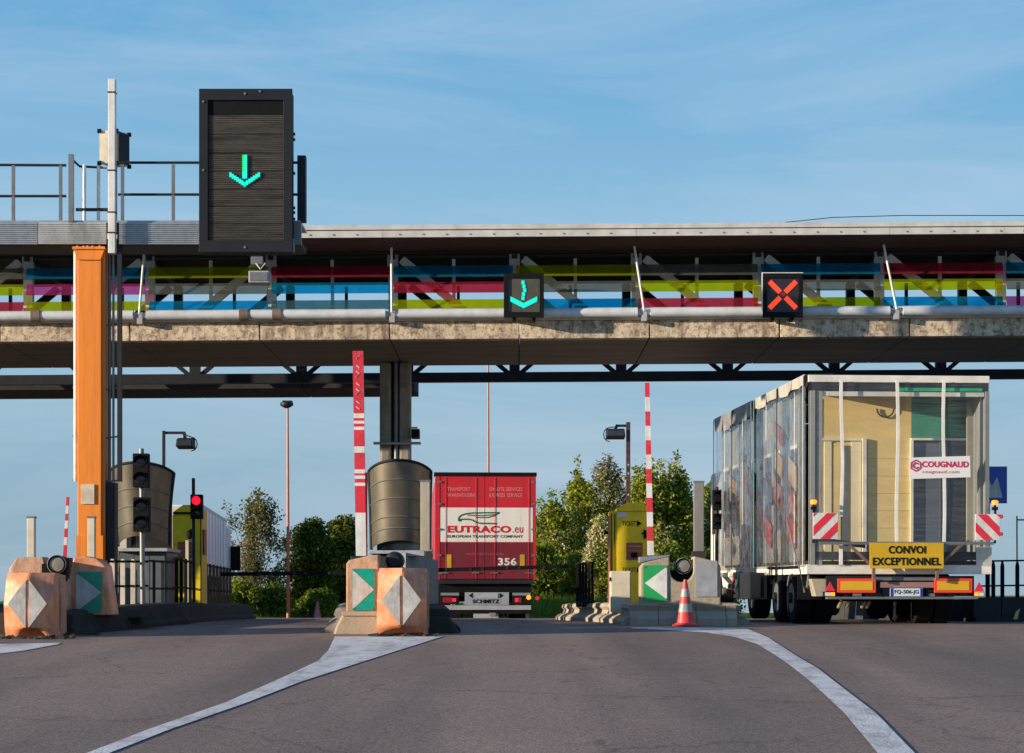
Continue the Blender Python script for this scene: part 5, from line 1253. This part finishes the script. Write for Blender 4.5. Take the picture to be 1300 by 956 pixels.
for p in (1028, 1260):
    bc = MB().lathe([(.045, 0), (.045, .02), (.055, .026), (.055, .055), (.03, .07)], (lx(p), -.2, lz(641)), 'z', 14).build('beacon', AMBER, cv, world=False, smooth=True)
    MB().tube([(lx(p), -.2, lz(690)), (lx(p + 1.5), -.2, lz(666)), (lx(p), -.2, lz(641.5))], .02, 8).build('beacon_stem', BLACK, bc, world=False)
    MB().box(lx(p) - .04, lx(p) + .04, -.24, -.16, lz(648), lz(644)).build('beacon_foot', BLACK, bc, world=False)
for p, q in ((1268, 656), (1268, 678)): MB().lathe([(.02, -.03), (.032, 0), (.02, .03)], (lx(p), -.21, lz(q)), 'z', 10).build('side_marker', RREFL, cv, world=False)
# chassis, lights, number plate
lb_('chassis_rail', 1080, 1098, 729.5, 748, .15, 11.5, BLACK); lb_('chassis_rail', 1186, 1204, 729.5, 748, .15, 11.5, BLACK)
lb_('rear_panel', 1048, 1238, 731, 757, .0, .06, DARK)
lb_('bumper', 1047, 1240, 757.5, 760.5, -.14, .02, GREY)
lb_('bumper_top', 1106, 1190, 733, 737, -.06, -.001, GREY)
lb_('bumper_bar', 1116, 1184, 739, 746, -.08, -.001, mat('pinkish_steel', (.33, .18, .16), .5, dirt=(.2, .1, .09), dirt_amt=.5))
for a, b in ((1060.5, 1109.5), (1184.5, 1233.5)):
    o = lb_('marker_plate', a, b, 734.5, 752.5, -.10, -.08, mat('fluorescent_red', (.9, .07, .02), .4, var=.04), ch=.003)
    lb_('marker_centre', a + 4, b - 4, 738, 749.2, -.106, -.101, mat('yellow_retro', (.72, .43, .02), .35, var=.06), par=o)
for c in (1051, 1242.5):
    MB().prism([(lx(c - 6.5), lz(750.5)), (lx(c + 6.5), lz(750.5)), (lx(c), lz(738.5))], -.10, -.085).build('reflector_triangle', RREFL, cv, world=False)
    o = lb_('tail_light', c - 8, c + 6, 751.2, 757.2, -.13, -.02, BLACK)
    s = 1 if c < 1100 else -1
    lb_('indicator', c + (0 if s > 0 else -7), c + (5.5 if s > 0 else -2), 752, 756.6, -.137, -.131, AMBER, par=o)
    lb_('reverse_light', c + (-7 if s > 0 else -1.5), c + (-.5 if s > 0 else 5), 752, 756.6, -.137, -.131, mat('white_lens', (.8, .72, .6), .25, var=.05), par=o)
o = lb_('number_plate', 1127.5, 1169.5, 746.8, 757, -.12, -.105, mat('white_plate_sheet', (.66, .70, .74), .35, var=.06), ch=.002)
lb_('plate_band', 1127.8, 1131.3, 747, 756.8, -.124, -.121, mat('blue_plate_band', (.01, .05, .35), .4), par=o)
lb_('plate_band', 1166, 1169.2, 747, 756.8, -.124, -.121, mat('blue_plate_band', (.01, .05, .35), .4), par=o)
text('FQ-506-JG', lx(1148.5), -.123, lz(751.9), lx(1164) - lx(1133), lz(748.8) - lz(755), BLACK, o, world=False, bold=.02)
lb_('plate_lamp', 1120, 1126.5, 747, 757, -.1, -.06, BLACK); lb_('plate_lamp', 1170.5, 1177, 747, 757, -.1, -.06, BLACK)
for p in (1070, 1086, 1102, 1113, 1180, 1192, 1208, 1224): lb_('light_cluster', p - 5.5, p + 5.5, 753.4, 757, -.09, -.02, GREY if p in (1086, 1180) else BLACK)
for p in (1066, 1076, 1096, 1102): MB().tube([(lx(p), .2, lz(757)), (lx(p + 3), .1, lz(764)), (lx(p + 1), .2, lz(771))], .03, 8).build('air_line', mat('brass_fitting', (.4, .32, .2), .4, .4), cv, world=False, smooth=True)
for y_ in (1.15, 2.45):
    for p in (1033, 1059, 1191, 1217): wheel(cv, lx(p) , y_, .42, .29, -1 if p < 1140 else 1)
    MB().tube([(lx(1033), y_, .43), (lx(1217), y_, .43)], .07, 10).build('axle', BLACK, cv, world=False)
for y_ in (6.2, 10.4):
    for p in (-1.12, 1.12): wheel(cv, p, y_, .46, .3, -1 if p < 0 else 1)
    MB().tube([(-1.1, y_, .46), (1.1, y_, .46)], .07, 10).build('axle', BLACK, cv, world=False)
for y_ in (.42, 1.8, 3.1): MB().box(lx(1018) , lx(1050), y_, y_ + .03, .4, .78).build('mudguard', BLACK, cv, world=False)
MB().box(lx(1018), lx(1062), .5, 3.1, .90, .94).build('mudguard', BLACK, cv, world=False)
MB().prism([(lx(1030), lz(735)), (lx(1048), lz(735)), (lx(1048), lz(757)), (lx(1036), lz(757))], .06, .4).build('side_bracket', mat('tan_steel', (.42, .36, .27), .5), cv, world=False)
MB().box(lx(1000), lx(1040) + .3, 3.6, 4.7, .38, .85, .02).build('tool_box', DARK, cv, world=False)
MB().box(lx(1000) + .02, lx(1000) + .2, 3.58, 3.6, .42, .8).build('tool_box_door', DARK, cv, world=False)
MB().box(-1.2, -.5, 3.2, 3.5, .35, .8, .02).build('tank', DARK, cv, world=False)
MB().box(-1.25, -.75, 7.2, 8.4, .38, .78, .02).build('battery_box', DARK, cv, world=False)
MB().box(-1.1, -.75, 5.55, 5.58, .42, .54).build('marker_plate', MATS['fluorescent_red'], cv, world=False)
MB().box(-1.0, -.85, 5.54, 5.549, .44, .52).build('marker_centre', MATS['yellow_retro'], cv, world=False)
for y_ in (4.9, 6.6, 8.2): MB().bar((lx(1027) - .02, y_, ZB), (lx(1027) + .3, y_, ZB - .35), .08, .08).build('outrigger', GREY, cv, world=False)
for k in range(7): MB().box(lx(1027) - .12, lx(1027) + .05, 4.8 + k * .55, 4.95 + k * .55, ZB - .06 + .05 * rnd.random(), ZB + .06).build('clamp', [LGREY, WH2, MATS['teal_tape']][k % 3], cv, world=False)
MB().box(-1.2, 1.2, 9.3, 11.6, .55, 3.0, .08).build('cab', WHITE, cv, world=False)
for s in (-1, 1): MB().box(s * 1.205 - .004, s * 1.205 + .004, 10.4, 11.3, 1.7, 2.5).build('cab_window', GLASSD, cv, world=False)
MB().box(-1.05, 1.05, 11.59, 11.605, 1.7, 2.6).build('windscreen', GLASSD, cv, world=False)

# ---- red lorry
Y5 = 53.0; s5 = Y5 / F
T1 = (WX(616.5, Y5), Y5, gz(Y5) + .02)
rlx = lambda p: (p - 616.5) * s5
rlz = lambda p: WZ(p, Y5) - T1[2]
rt = thing('lorry', 'red box lorry trailer with a white band and dark lower doors', 'lorry', T1, (0, 0, DIR * .75))
def rb(name, a, b, t, bt_, y0, y1, m, ch=0, par=rt): return MB().box(rlx(a), rlx(b), y0, y1, rlz(bt_), rlz(t), ch).build(name, m, par, world=False)
RTR = mat('lorry_red', (.58, .012, .022), .35, var=.07, coat=.3, streak=(.30, .03, .03), s_amt=.5, s_str=(2.5, 2.5, .3))
MAR = mat('lorry_maroon', (.20, .010, .025), .4, var=.15, dirt=(.12, .03, .03), dirt_amt=.6, streak=(.10, .04, .035), s_amt=.6, s_str=(2.5, 2.5, .3))
CRW = mat('lorry_white', (.80, .78, .72), .4, var=.04, streak=(.55, .5, .43), s_amt=.45, s_str=(2.5, 2.5, .3))
SIDE5 = mat('lorry_side_curtain', (.35, .03, .05), .5)
rb('box_body', 553, 680, 604, 736, .06, 13.4, SIDE5)
rb('top_frame', 551, 681.5, 599.8, 604.5, -.05, .4, BLACK, .01)
rb('roof', 553, 680, 601, 603.8, .4, 13.4, LGREY)
for a, b in ((552.5, 558.2), (676.8, 680.5)): rb('door_frame', a, b, 604.8, 736, -.03, .055, RTR if a < 600 else RTR)
for a, b, k in ((558.6, 615.2, 0), (615.8, 676.5, 1)):
    d = rb('door', a, b, 604.8, 735, -.02, .05, RTR)
    rb('door_white_band', a + .1, b - .1, 644.5, 688, -.0235, -.0205, CRW, par=d)
    rb('door_stripe', a + .1, b - .1, 689, 690.3, -.0235, -.0205, mat('dark_green_stripe', (.02, .06, .04), .4), par=d)
    rb('door_lower_panel', a + .1, b - .1, 690.4, 734.8, -.0235, -.0205, MAR, par=d)
    for p in ((565.5, 604) if k == 0 else (628, 671)):
        MB().tube([(rlx(p), -.035, rlz(734)), (rlx(p), -.035, rlz(606))], .005, 6).build('lock_bar', RTR, d, world=False)
        rb('lock_handle', p - 5, p + 4, 726.5, 728, -.06, -.03, GREY, par=d)
    for p in [a + (b - a) * i / 9 for i in range(1, 9)]:
        rb('panel_rib', p - .25, p + .25, 606, 734, -.026, -.0237, RTR if False else mat('rib_shadow_line', (.5, .2, .2), .5), par=d) if False else None
    for q in (612, 640, 672, 705, 728):
        xx = a - .5 if k == 0 else b + .5
        rb('hinge', xx - 2.4, xx + 2.4, q - 1.2, q + 1.2, -.05, -.031, GREY, par=d)
TXW = mat('pale_red_print', (.78, .30, .30), .5, var=.05)
for tx_, a, b, q in (('TRANSPORT', 568, 597, 621), ('WAREHOUSING', 568, 605, 628.6), ('ON-SITE SERVICES', 621.5, 663, 621), ('EXPRESS SERVICE', 621.5, 663, 628.6)):
    text(tx_, rlx((a + b) / 2), -.027, rlz(q), (b - a) * s5, 4.6 * s5, TXW, rt, world=False)
text('EUTRACO', rlx(608.5), -.028, rlz(672), 80.5 * s5, 9 * s5, mat('red_print', (.58, .012, .025), .4, var=.05), rt, world=False, bold=.045)
text('.eu', rlx(657.3), -.028, rlz(672.8), 13.5 * s5, 7.4 * s5, LR, rt, world=False, bold=.01)
text('EUROPEAN TRANSPORT COMPANY', rlx(616), -.028, rlz(681), 96 * s5, 3.4 * s5, mat('dark_print', (.05, .07, .06), .5), rt, world=False, bold=.03)
text('WWW.EUTRACO.EU', rlx(616), -.028, rlz(703.3), 48 * s5, 2.6 * s5, mat('dull_print', (.42, .14, .17), .5), rt, world=False)
text('356', rlx(644), -.028, rlz(713), 23.5 * s5, 9.6 * s5, WHITE, rt, world=False, bold=.03)
EG = mat('dark_green_print', (.01, .12, .07), .5, var=.05)
m = MB()
for ln, w_ in (([(582, 661), (582.6, 657), (586, 654), (592, 652.3), (600, 651.3), (634, 650.8)], .035), ([(634, 650.8), (627, 655), (619, 657), (604, 657)], .026), ([(594, 654.2), (614, 654.6), (629, 653.2)], .026),
           ([(582, 661), (585.5, 659.4), (595, 659.2), (600, 660.4), (604, 663), (609, 664.3), (631, 664.8)], .035), ([(582, 661), (584.5, 661.8), (585.5, 659.6)], .026)):
    for u, v in zip(ln, ln[1:]): m.bar((rlx(u[0]), -.028, rlz(u[1])), (rlx(v[0]), -.028, rlz(v[1])), w_, .004)
m.build('bird_emblem', EG, rt, world=False)
for a in (567, 660): rb('reflector_strip', a, a + 6, 704, 722, -.032, -.0245, mat('amber_retro', (.55, .33, .02), .4))
rb('rear_sill', 556, 677, 736.2, 741, -.04, .3, DARK)
rb('rear_beam', 559, 675, 741.5, 752, .1, .4, BLACK)
for a, b in ((559, 583), (650, 674)):
    o = rb('light_unit', a, b, 752, 767, -.06, .1, BLACK, .006)
    rb('light_top', a + .5, b - .5, 752.6, 756, -.066, -.061, GALV, par=o)
    rb('tail_lamp', a + 3, b - 9 if a < 600 else b - 12, 758.5, 765, -.07, -.061, mat('tail_red', (.30, .01, .02), .3), par=o)
    rb('brake_lamp', (b - 9) if a < 600 else a + 4, (b - 4) if a < 600 else a + 8, 759.5, 764, -.074, -.0705, emit('dim_red_lamp', (1, .03, .04), .5), par=o)
    if a > 600: MB().lathe([(.06, -.02), (.05, .0)], (rlx(671), -.075, rlz(758.5)), 'y', 14).build('indicator', AMBER, o, world=False)
o = rb('maker_panel', 590, 646, 752, 768, -.05, -.02, mat('pale_blue_panel', (.30, .34, .38), .4, dirt=(.3, .33, .36), dirt_amt=.4))
text('SCHMITZ', rlx(617), -.056, rlz(763.5), 34 * s5, 5.2 * s5, BLACK, o, world=False, bold=.04)
rb('number_plate', 603, 632, 753.4, 759.2, -.06, -.051, mat('dull_plate', (.36, .40, .44), .4), par=o)
for s in (-1, 1): MB().prism([(rlx(617 + s * 17), rlz(752.8)), (rlx(617 + s * 22), rlz(756)), (rlx(617 + s * 17), rlz(759.4))], -.056, -.051).build('panel_mark', BLACK, o, world=False)
rb('bumper_strip', 559, 674, 768.5, 774.2, -.05, .1, mat('pale_bumper', (.36, .38, .41), .4, dirt=(.4, .4, .4), dirt_amt=.4))
rb('underrun_bar', 558, 676, 774.4, 779, .0, .12, BLACK)
rb('lower_plate', 601, 633, 779.2, 784.6, -.02, .02, LGREY); rb('tow_hook', 621, 629, 778, 782, -.05, -.021, GALV)
rb('mud_flap', 560, 588, 779.5, 798, .3, .33, BLACK); rb('mud_flap', 646, 674, 779.5, 798, .3, .33, BLACK); rb('flap_edge', 668, 673, 776, 789, .27, .299, GALV)
MB().lathe([(.05, -.03), (.05, .03)], (rlx(683), .3, rlz(759.5)), 'y', 10).build('side_marker', emit('dim_red_lamp', (1, .03, .04), .5), rt, world=False)
for y_ in (2.2, 3.5, 4.8, 11.5):
    for s in (-1, 1): wheel(rt, s * 1.03, y_, .5, .36, s)
    MB().tube([(-1, y_, .5), (1, y_, .5)], .08, 8).build('axle', BLACK, rt, world=False)
rb('chassis_rail', 590, 600, 742, 752, .4, 13, BLACK); rb('chassis_rail', 633, 643, 742, 752, .4, 13, BLACK)
MB().box(-1.2, 1.2, 13.9, 15.9, .6, 3.3, .1).build('cab', RTR, rt, world=False)
# ---- white lorry on the left
Y6 = 57.0; s6 = Y6 / F
T2 = (WX(256, Y6) - 1.2, Y6, gz(Y6) + .02)
wlz = lambda p: WZ(p, Y6) - T2[2]
wt = thing('lorry', 'pale box lorry with silver side disappearing behind the left ticket machine', 'lorry', T2, (0, 0, DIR * 1.2))
CRD = mat('cream_lorry_door', (.74, .66, .52), .45, dirt=(.55, .46, .34), dirt_amt=.4)
SIL = mat('pale_silver_side', (.78, .82, .84), .35, var=.06)
zb6, zt6 = wlz(729), wlz(640.5)
MB().box(-1.2, 1.2, .06, 11.0, zb6, zt6, .02).build('box_body', SIL, wt, world=False)
for a, b in ((-1.17, -.01), (.01, 1.12)):
    d = MB().box(a, b, .0, .055, zb6 + .05, zt6 - .05).build('door', CRD, wt, world=False)
    if a > 0:
        for q in (650, 681.5, 711.5): MB().box(.72, 1.19, -.03, -.001, wlz(q) - .05, wlz(q) + .05).build('hinge', GALV, d, world=False)
        MB().box(.5, .95, -.006, -.001, wlz(722), wlz(700)).build('door_mark', mat('faded_orange_print', (.5, .25, .12), .5), d, world=False)
        MB().box(.62, .66, -.04, -.001, zb6 + .1, zt6 - .1).build('lock_bar', GALV, d, world=False)
for a, b in ((1.125, 1.21), (-1.21, -1.175)): MB().box(a, b, -.02, .055, zb6, zt6 + .02).build('door_frame', mat('olive_frame', (.34, .30, .16), .5), wt, world=False)
for k in range(1, 8): MB().box(1.2, 1.212, k * 1.35, k * 1.35 + .025, zb6 + .1, zt6 - .08).build('side_joint', GALV, wt, world=False)
MB().box(1.2, 1.216, .06, 11, zt6 - .07, zt6 + .01).build('side_rail', GALV, wt, world=False)
MB().box(-1.0, 1.0, .2, 11, zb6 - .35, zb6 - .005).build('chassis_rail', BLACK, wt, world=False)
MB().box(-1.15, 1.15, .0, .12, zb6 - .75, zb6 - .5).build('bumper', DARK, wt, world=False)
for y_ in (2.3, 8.6, 12.4):
    for s in (-1, 1): wheel(wt, s * 1.0, y_, .48, .34, s)
for a in (3.6, 4.7, 5.8, 6.9): MB().box(1.05, 1.15, a, a + 1.0, .55, zb6 - .3).build('side_guard', DARK, wt, world=False)
MB().box(-1.2, 1.2, 11.4, 13.6, .6, 2.9, .1).build('cab', WHITE, wt, world=False)
MB().box(1.22, 1.55, 12.9, 13.05, 1.45, 2.25, .03).build('mirror', BLACK, wt, world=False)
# ------------------------------------------------------------------ trees
def leaf_mat(name, c1, c2, tr=.35):
    m = bpy.data.materials.new(name); m.use_nodes = True
    n, l = m.node_tree.nodes, m.node_tree.links
    n.remove(n['Principled BSDF']); o = n['Material Output']
    g = n.new('ShaderNodeNewGeometry')
    r = n.new('ShaderNodeValToRGB'); r.color_ramp.elements[0].color = tuple(c1) + (1,); r.color_ramp.elements[1].color = tuple(c2) + (1,)
    l.new(g.outputs['Random Per Island'], r.inputs['Fac'])
    nz = n.new('ShaderNodeTexNoise'); nz.inputs['Scale'].default_value = .8
    tcx = n.new('ShaderNodeTexCoord'); l.new(tcx.outputs['Object'], nz.inputs['Vector'])
    r2 = n.new('ShaderNodeValToRGB'); r2.color_ramp.elements[0].position = .35; r2.color_ramp.elements[1].position = .68
    r2.color_ramp.elements[0].color = (.78, .74, .8, 1); r2.color_ramp.elements[1].color = (1.2, 1.15, .95, 1)
    l.new(nz.outputs['Fac'], r2.inputs['Fac'])
    mu = n.new('ShaderNodeMixRGB'); mu.blend_type = 'MULTIPLY'; mu.inputs[0].default_value = 1
    l.new(r.outputs['Color'], mu.inputs[1]); l.new(r2.outputs['Color'], mu.inputs[2])
    d = n.new('ShaderNodeBsdfDiffuse'); t = n.new('ShaderNodeBsdfTranslucent')
    l.new(mu.outputs[0], d.inputs['Color']); l.new(mu.outputs[0], t.inputs['Color'])
    x_ = n.new('ShaderNodeMixShader'); x_.inputs[0].default_value = tr
    l.new(d.outputs[0], x_.inputs[1]); l.new(t.outputs[0], x_.inputs[2]); l.new(x_.outputs[0], o.inputs['Surface'])
    MATS[name] = m
    return m
LV_MID = leaf_mat('mid_green_leaves', (.075, .11, .018), (.26, .33, .05))
LV_LIT = leaf_mat('yellow_green_leaves', (.10, .135, .016), (.38, .43, .06))
LV_DK = leaf_mat('dark_green_leaves', (.04, .065, .016), (.16, .20, .04))
LV_OLV = leaf_mat('olive_leaves', (.09, .095, .035), (.25, .25, .11))
LV_BLO = leaf_mat('cream_blossom', (.45, .43, .24), (.75, .70, .46), .2)
LV_PNK = leaf_mat('pale_mauve_blossom', (.30, .25, .24), (.52, .44, .42), .2)
BARK = mat('bark', (.12, .085, .06), .9, vs=9, bump=.5)
def leaves(pts, size, rng, nm, m, par, off):
    n = len(pts)
    a = rng.normal(size=(n, 3)); a /= np.linalg.norm(a, axis=1)[:, None]
    b = np.cross(a, rng.normal(size=(n, 3))); b /= np.linalg.norm(b, axis=1)[:, None]
    s = size * (.55 + .9 * rng.random(n))[:, None]
    P = pts - np.array(off)
    v = np.stack([P - a * s * .6, P + b * s * .34, P + a * s * .6, P - b * s * .34], 1).reshape(-1, 3)
    me = bpy.data.meshes.new(nm)
    me.vertices.add(4 * n); me.vertices.foreach_set('co', v.ravel().astype(np.float32))
    me.loops.add(4 * n); me.loops.foreach_set('vertex_index', np.arange(4 * n, dtype=np.int32))
    me.polygons.add(n); me.polygons.foreach_set('loop_start', np.arange(0, 4 * n, 4, dtype=np.int32))
    me.update(calc_edges=True); me.materials.append(m)
    o = bpy.data.objects.new(nm, me); COL.objects.link(o); o.parent = par
    return o
def tree(px0, px1, ptop, Y, label, lv, n, seed, spiky=0, blossom=None, bfrac=0, base=-.3, leaf=.15, clump=.55, nc=60, low=.0, name='tree', cat='tree', twigs=False):
    rng = np.random.default_rng(seed)
    Y += 17; n = int(n * 2.2); leaf *= .88; clump *= 1.2
    cx = WX((px0 + px1) / 2, Y); w_ = (px1 - px0) / F * Y / 2 * (1.12 if spiky else 1.0); zt = WZ(ptop, Y); zb = gz(Y)
    H = zt - zb
    t = thing(name, label, cat, (cx, Y, zb), group=None)
    tr = MB(); cl = []
    tr.tube([(cx, Y, zb - .3), (cx + .05, Y, zb + H * .25), (cx - .05, Y + .05, zb + H * .5), (cx, Y, zb + H * .82)], max(.06, H * .022), 8, r1=.02)
    for k in range(nc):
        f = low + (1 - low) * (k + .5) / nc
        # silhouette radius as a function of height
        prof = math.sin(math.pi * min(1, (.16 + .84 * f)) ** 1.9) ** .5
        prof = max(prof, .3)
        a = rng.random() * 2 * math.pi; rr = math.sqrt(rng.random()) * w_ * prof * .92
        c = np.array([cx + rr * math.cos(a), Y + rr * math.sin(a) * .8, zb + H * f - clump * .35])
        cl.append((c, clump * (.55 + .7 * rng.random()) * (1 - .25 * f)))
        st = np.array([cx, Y, zb + H * max(.04, f * (.45 if spiky else .62))])
        md = (st + c) / 2 + np.array([0, 0, -.1 * H * rng.random()])
        tr.tube([tuple(st), tuple(md), tuple(c)], .03 + .006 * H * (1 - f), 5, r1=.008)
        if spiky or twigs:
            out = (c - np.array([cx, Y, c[2] - H * .35])); out /= np.linalg.norm(out)
            tip = c + out * clump * (.8 + .8 * rng.random()) * (1.1 - .3 * f)
            tr.tube([tuple(c), tuple(tip)], .014, 4, r1=.004); cl.append(((c + tip) / 2, ('line', c, tip)))
    pts = []
    per = max(1, n // len(cl))
    for c, r in cl:
        if isinstance(r, tuple):
            k = max(3, per // 3); u = rng.random((k, 1)); pts.append(r[1] + (r[2] - r[1]) * u + rng.normal(size=(k, 3)) * .09)
        else:
            k = int(per * rng.uniform(.5, 1.5)); d = rng.normal(size=(k, 3)); d /= np.linalg.norm(d, axis=1)[:, None]
            pts.append(c + d * (r * rng.random((k, 1)) ** .45) * np.array([1, 1, .85]))
    P = np.concatenate(pts); P = P[P[:, 2] > zb - .2]
    tr.build('trunk', BARK, t, smooth=True)
    if blossom:
        key = np.sin(P[:, 0] * 2.1 + seed) + np.sin(P[:, 2] * 1.7 + seed * 2) + rng.normal(size=len(P)) * .8
        th = np.quantile(key, 1 - bfrac); mk = key > th
        leaves(P[~mk], leaf, rng, 'crown', lv, t, t.location); leaves(P[mk], leaf * .8, rng, 'blossom', blossom, t, t.location)
    else: leaves(P, leaf, rng, 'crown', lv, t, t.location)
    return t
tree(284, 362, 632, 72, 'sparse young tree with upright twigs left of the thin orange lamp post', LV_OLV, 9500, 1, spiky=1, blossom=LV_PNK, bfrac=.12, leaf=.12, clump=.7, nc=60, twigs=True)
tree(368, 424, 658, 74, 'dense dark tree just right of the thin orange lamp post', LV_DK, 11000, 2, leaf=.16, clump=.75, nc=64)
tree(410, 462, 653, 76, 'dense dark tree partly hidden by the wide red barrier arm', LV_DK, 10000, 3, leaf=.16, clump=.75, nc=60)
for i, (a, b, tp, Yd, lb2, lvm) in enumerate(((282, 330, 735, 68, 'low green bush below the sparse tree near the pale lorry', LV_LIT), (322, 372, 742, 69, 'low green bush at the foot of the thin orange lamp post', LV_MID),
        (372, 440, 748, 70, 'low wide bush under the dense dark trees', LV_MID), (225, 290, 745, 76, 'low bush hidden behind the pale lorry', LV_MID))):
    tree(a, b, tp, Yd, lb2, lvm, 5000, 20 + i, leaf=.13, clump=.5, nc=34, name='bush', cat='bush')
tree(664, 728, 640, 70, 'loose green tree standing next to the red lorry', LV_LIT, 9000, 4, spiky=1, blossom=LV_BLO, bfrac=.08, leaf=.14, clump=.72, nc=60)
tree(694, 778, 606, 72, 'tall loose green tree left of the banded floodlight pole', LV_LIT, 12000, 5, spiky=1, leaf=.14, clump=.8, nc=74)
tree(742, 806, 588, 76, 'tree topped with pale mauve blossom behind the banded floodlight pole', LV_OLV, 9000, 6, spiky=1, blossom=LV_PNK, bfrac=.42, leaf=.14, clump=.8, nc=60)
tree(792, 850, 600, 70, 'yellow green tree behind the slim red and white barrier arm', LV_LIT, 12000, 7, spiky=.6, blossom=LV_BLO, bfrac=.08, leaf=.15, clump=.8, nc=66)
tree(826, 890, 596, 71, 'broad yellow green tree left of the grey concrete post', LV_LIT, 13000, 8, spiky=.5, blossom=LV_BLO, bfrac=.10, leaf=.15, clump=.85, nc=70)
tree(876, 930, 610, 73, 'shaded green tree between the grey post and the wrapped truck', LV_MID, 9000, 9, blossom=LV_BLO, bfrac=.10, leaf=.15, clump=.75, nc=54)
tree(748, 784, 652, 60, 'tall shrub full of cream blossom left of the right ticket machine', LV_LIT, 7000, 10, blossom=LV_BLO, bfrac=.45, leaf=.12, clump=.45, nc=50, name='shrub', cat='shrub')
for i, (a, b, tp, Yd, lb2, lvm) in enumerate(((660, 712, 690, 64, 'low green shrub directly right of the red lorry', LV_MID), (704, 760, 700, 65, 'low green shrub behind the end of the right lowered barrier arm', LV_LIT),
        (820, 884, 690, 63, 'green shrub behind the bright green arrow plate', LV_MID), (874, 936, 700, 64, 'green shrub behind the wheels of the wrapped truck', LV_MID))):
    tree(a, b, tp, Yd, lb2, lvm, 6500, 40 + i, leaf=.13, clump=.55, nc=40, name='shrub', cat='shrub')
fw = thing('warehouse', 'pale low building far away beyond the right railing', 'building', (WX(1290, 400), 404, gz(400)))
MB().box(WX(1255, 400), WX(1330, 400), 400, 412, gz(400) - 1, WZ(757.5, 400)).build('wall', CREAM, fw)
MB().box(WX(1253, 400), WX(1332, 400), 399.5, 412.5, WZ(757.5, 400), WZ(756, 400)).build('roof', GREY, fw)

# ------------------------------------------------------------------ groups of repeats
GROUPS = {'crash_cushion': 'orange crash cushions at the island noses', 'nose_block': 'concrete nose blocks of the toll islands', 'barrier_arm': 'barrier arms of the toll lanes', 'railing': 'dark railings on the toll islands',
          'toll_booth': 'toll booths with curved metal shields', 'toll_island': 'toll islands between the lanes', 'traffic_signal': 'lane traffic signals', 'ticket_machine': 'yellow ticket machines', 'traffic_cone': 'red and white traffic cones',
          'floodlight': 'floodlights above the booths', 'lamp_post': 'thin orange lamp posts', 'post': 'square posts on the toll islands', 'tree': 'trees beyond the toll plaza', 'bush': 'bushes beyond the left lane', 'shrub': 'shrubs beyond the right lanes',
          'lorry': 'lorries beyond the toll booths', 'island_lamp': 'round lamps on the toll islands'}
for o in list(COL.objects):
    k = o.name.split('.')[0]
    if o.parent is None and 'label' in o and k in GROUPS: o['group'] = GROUPS[k]
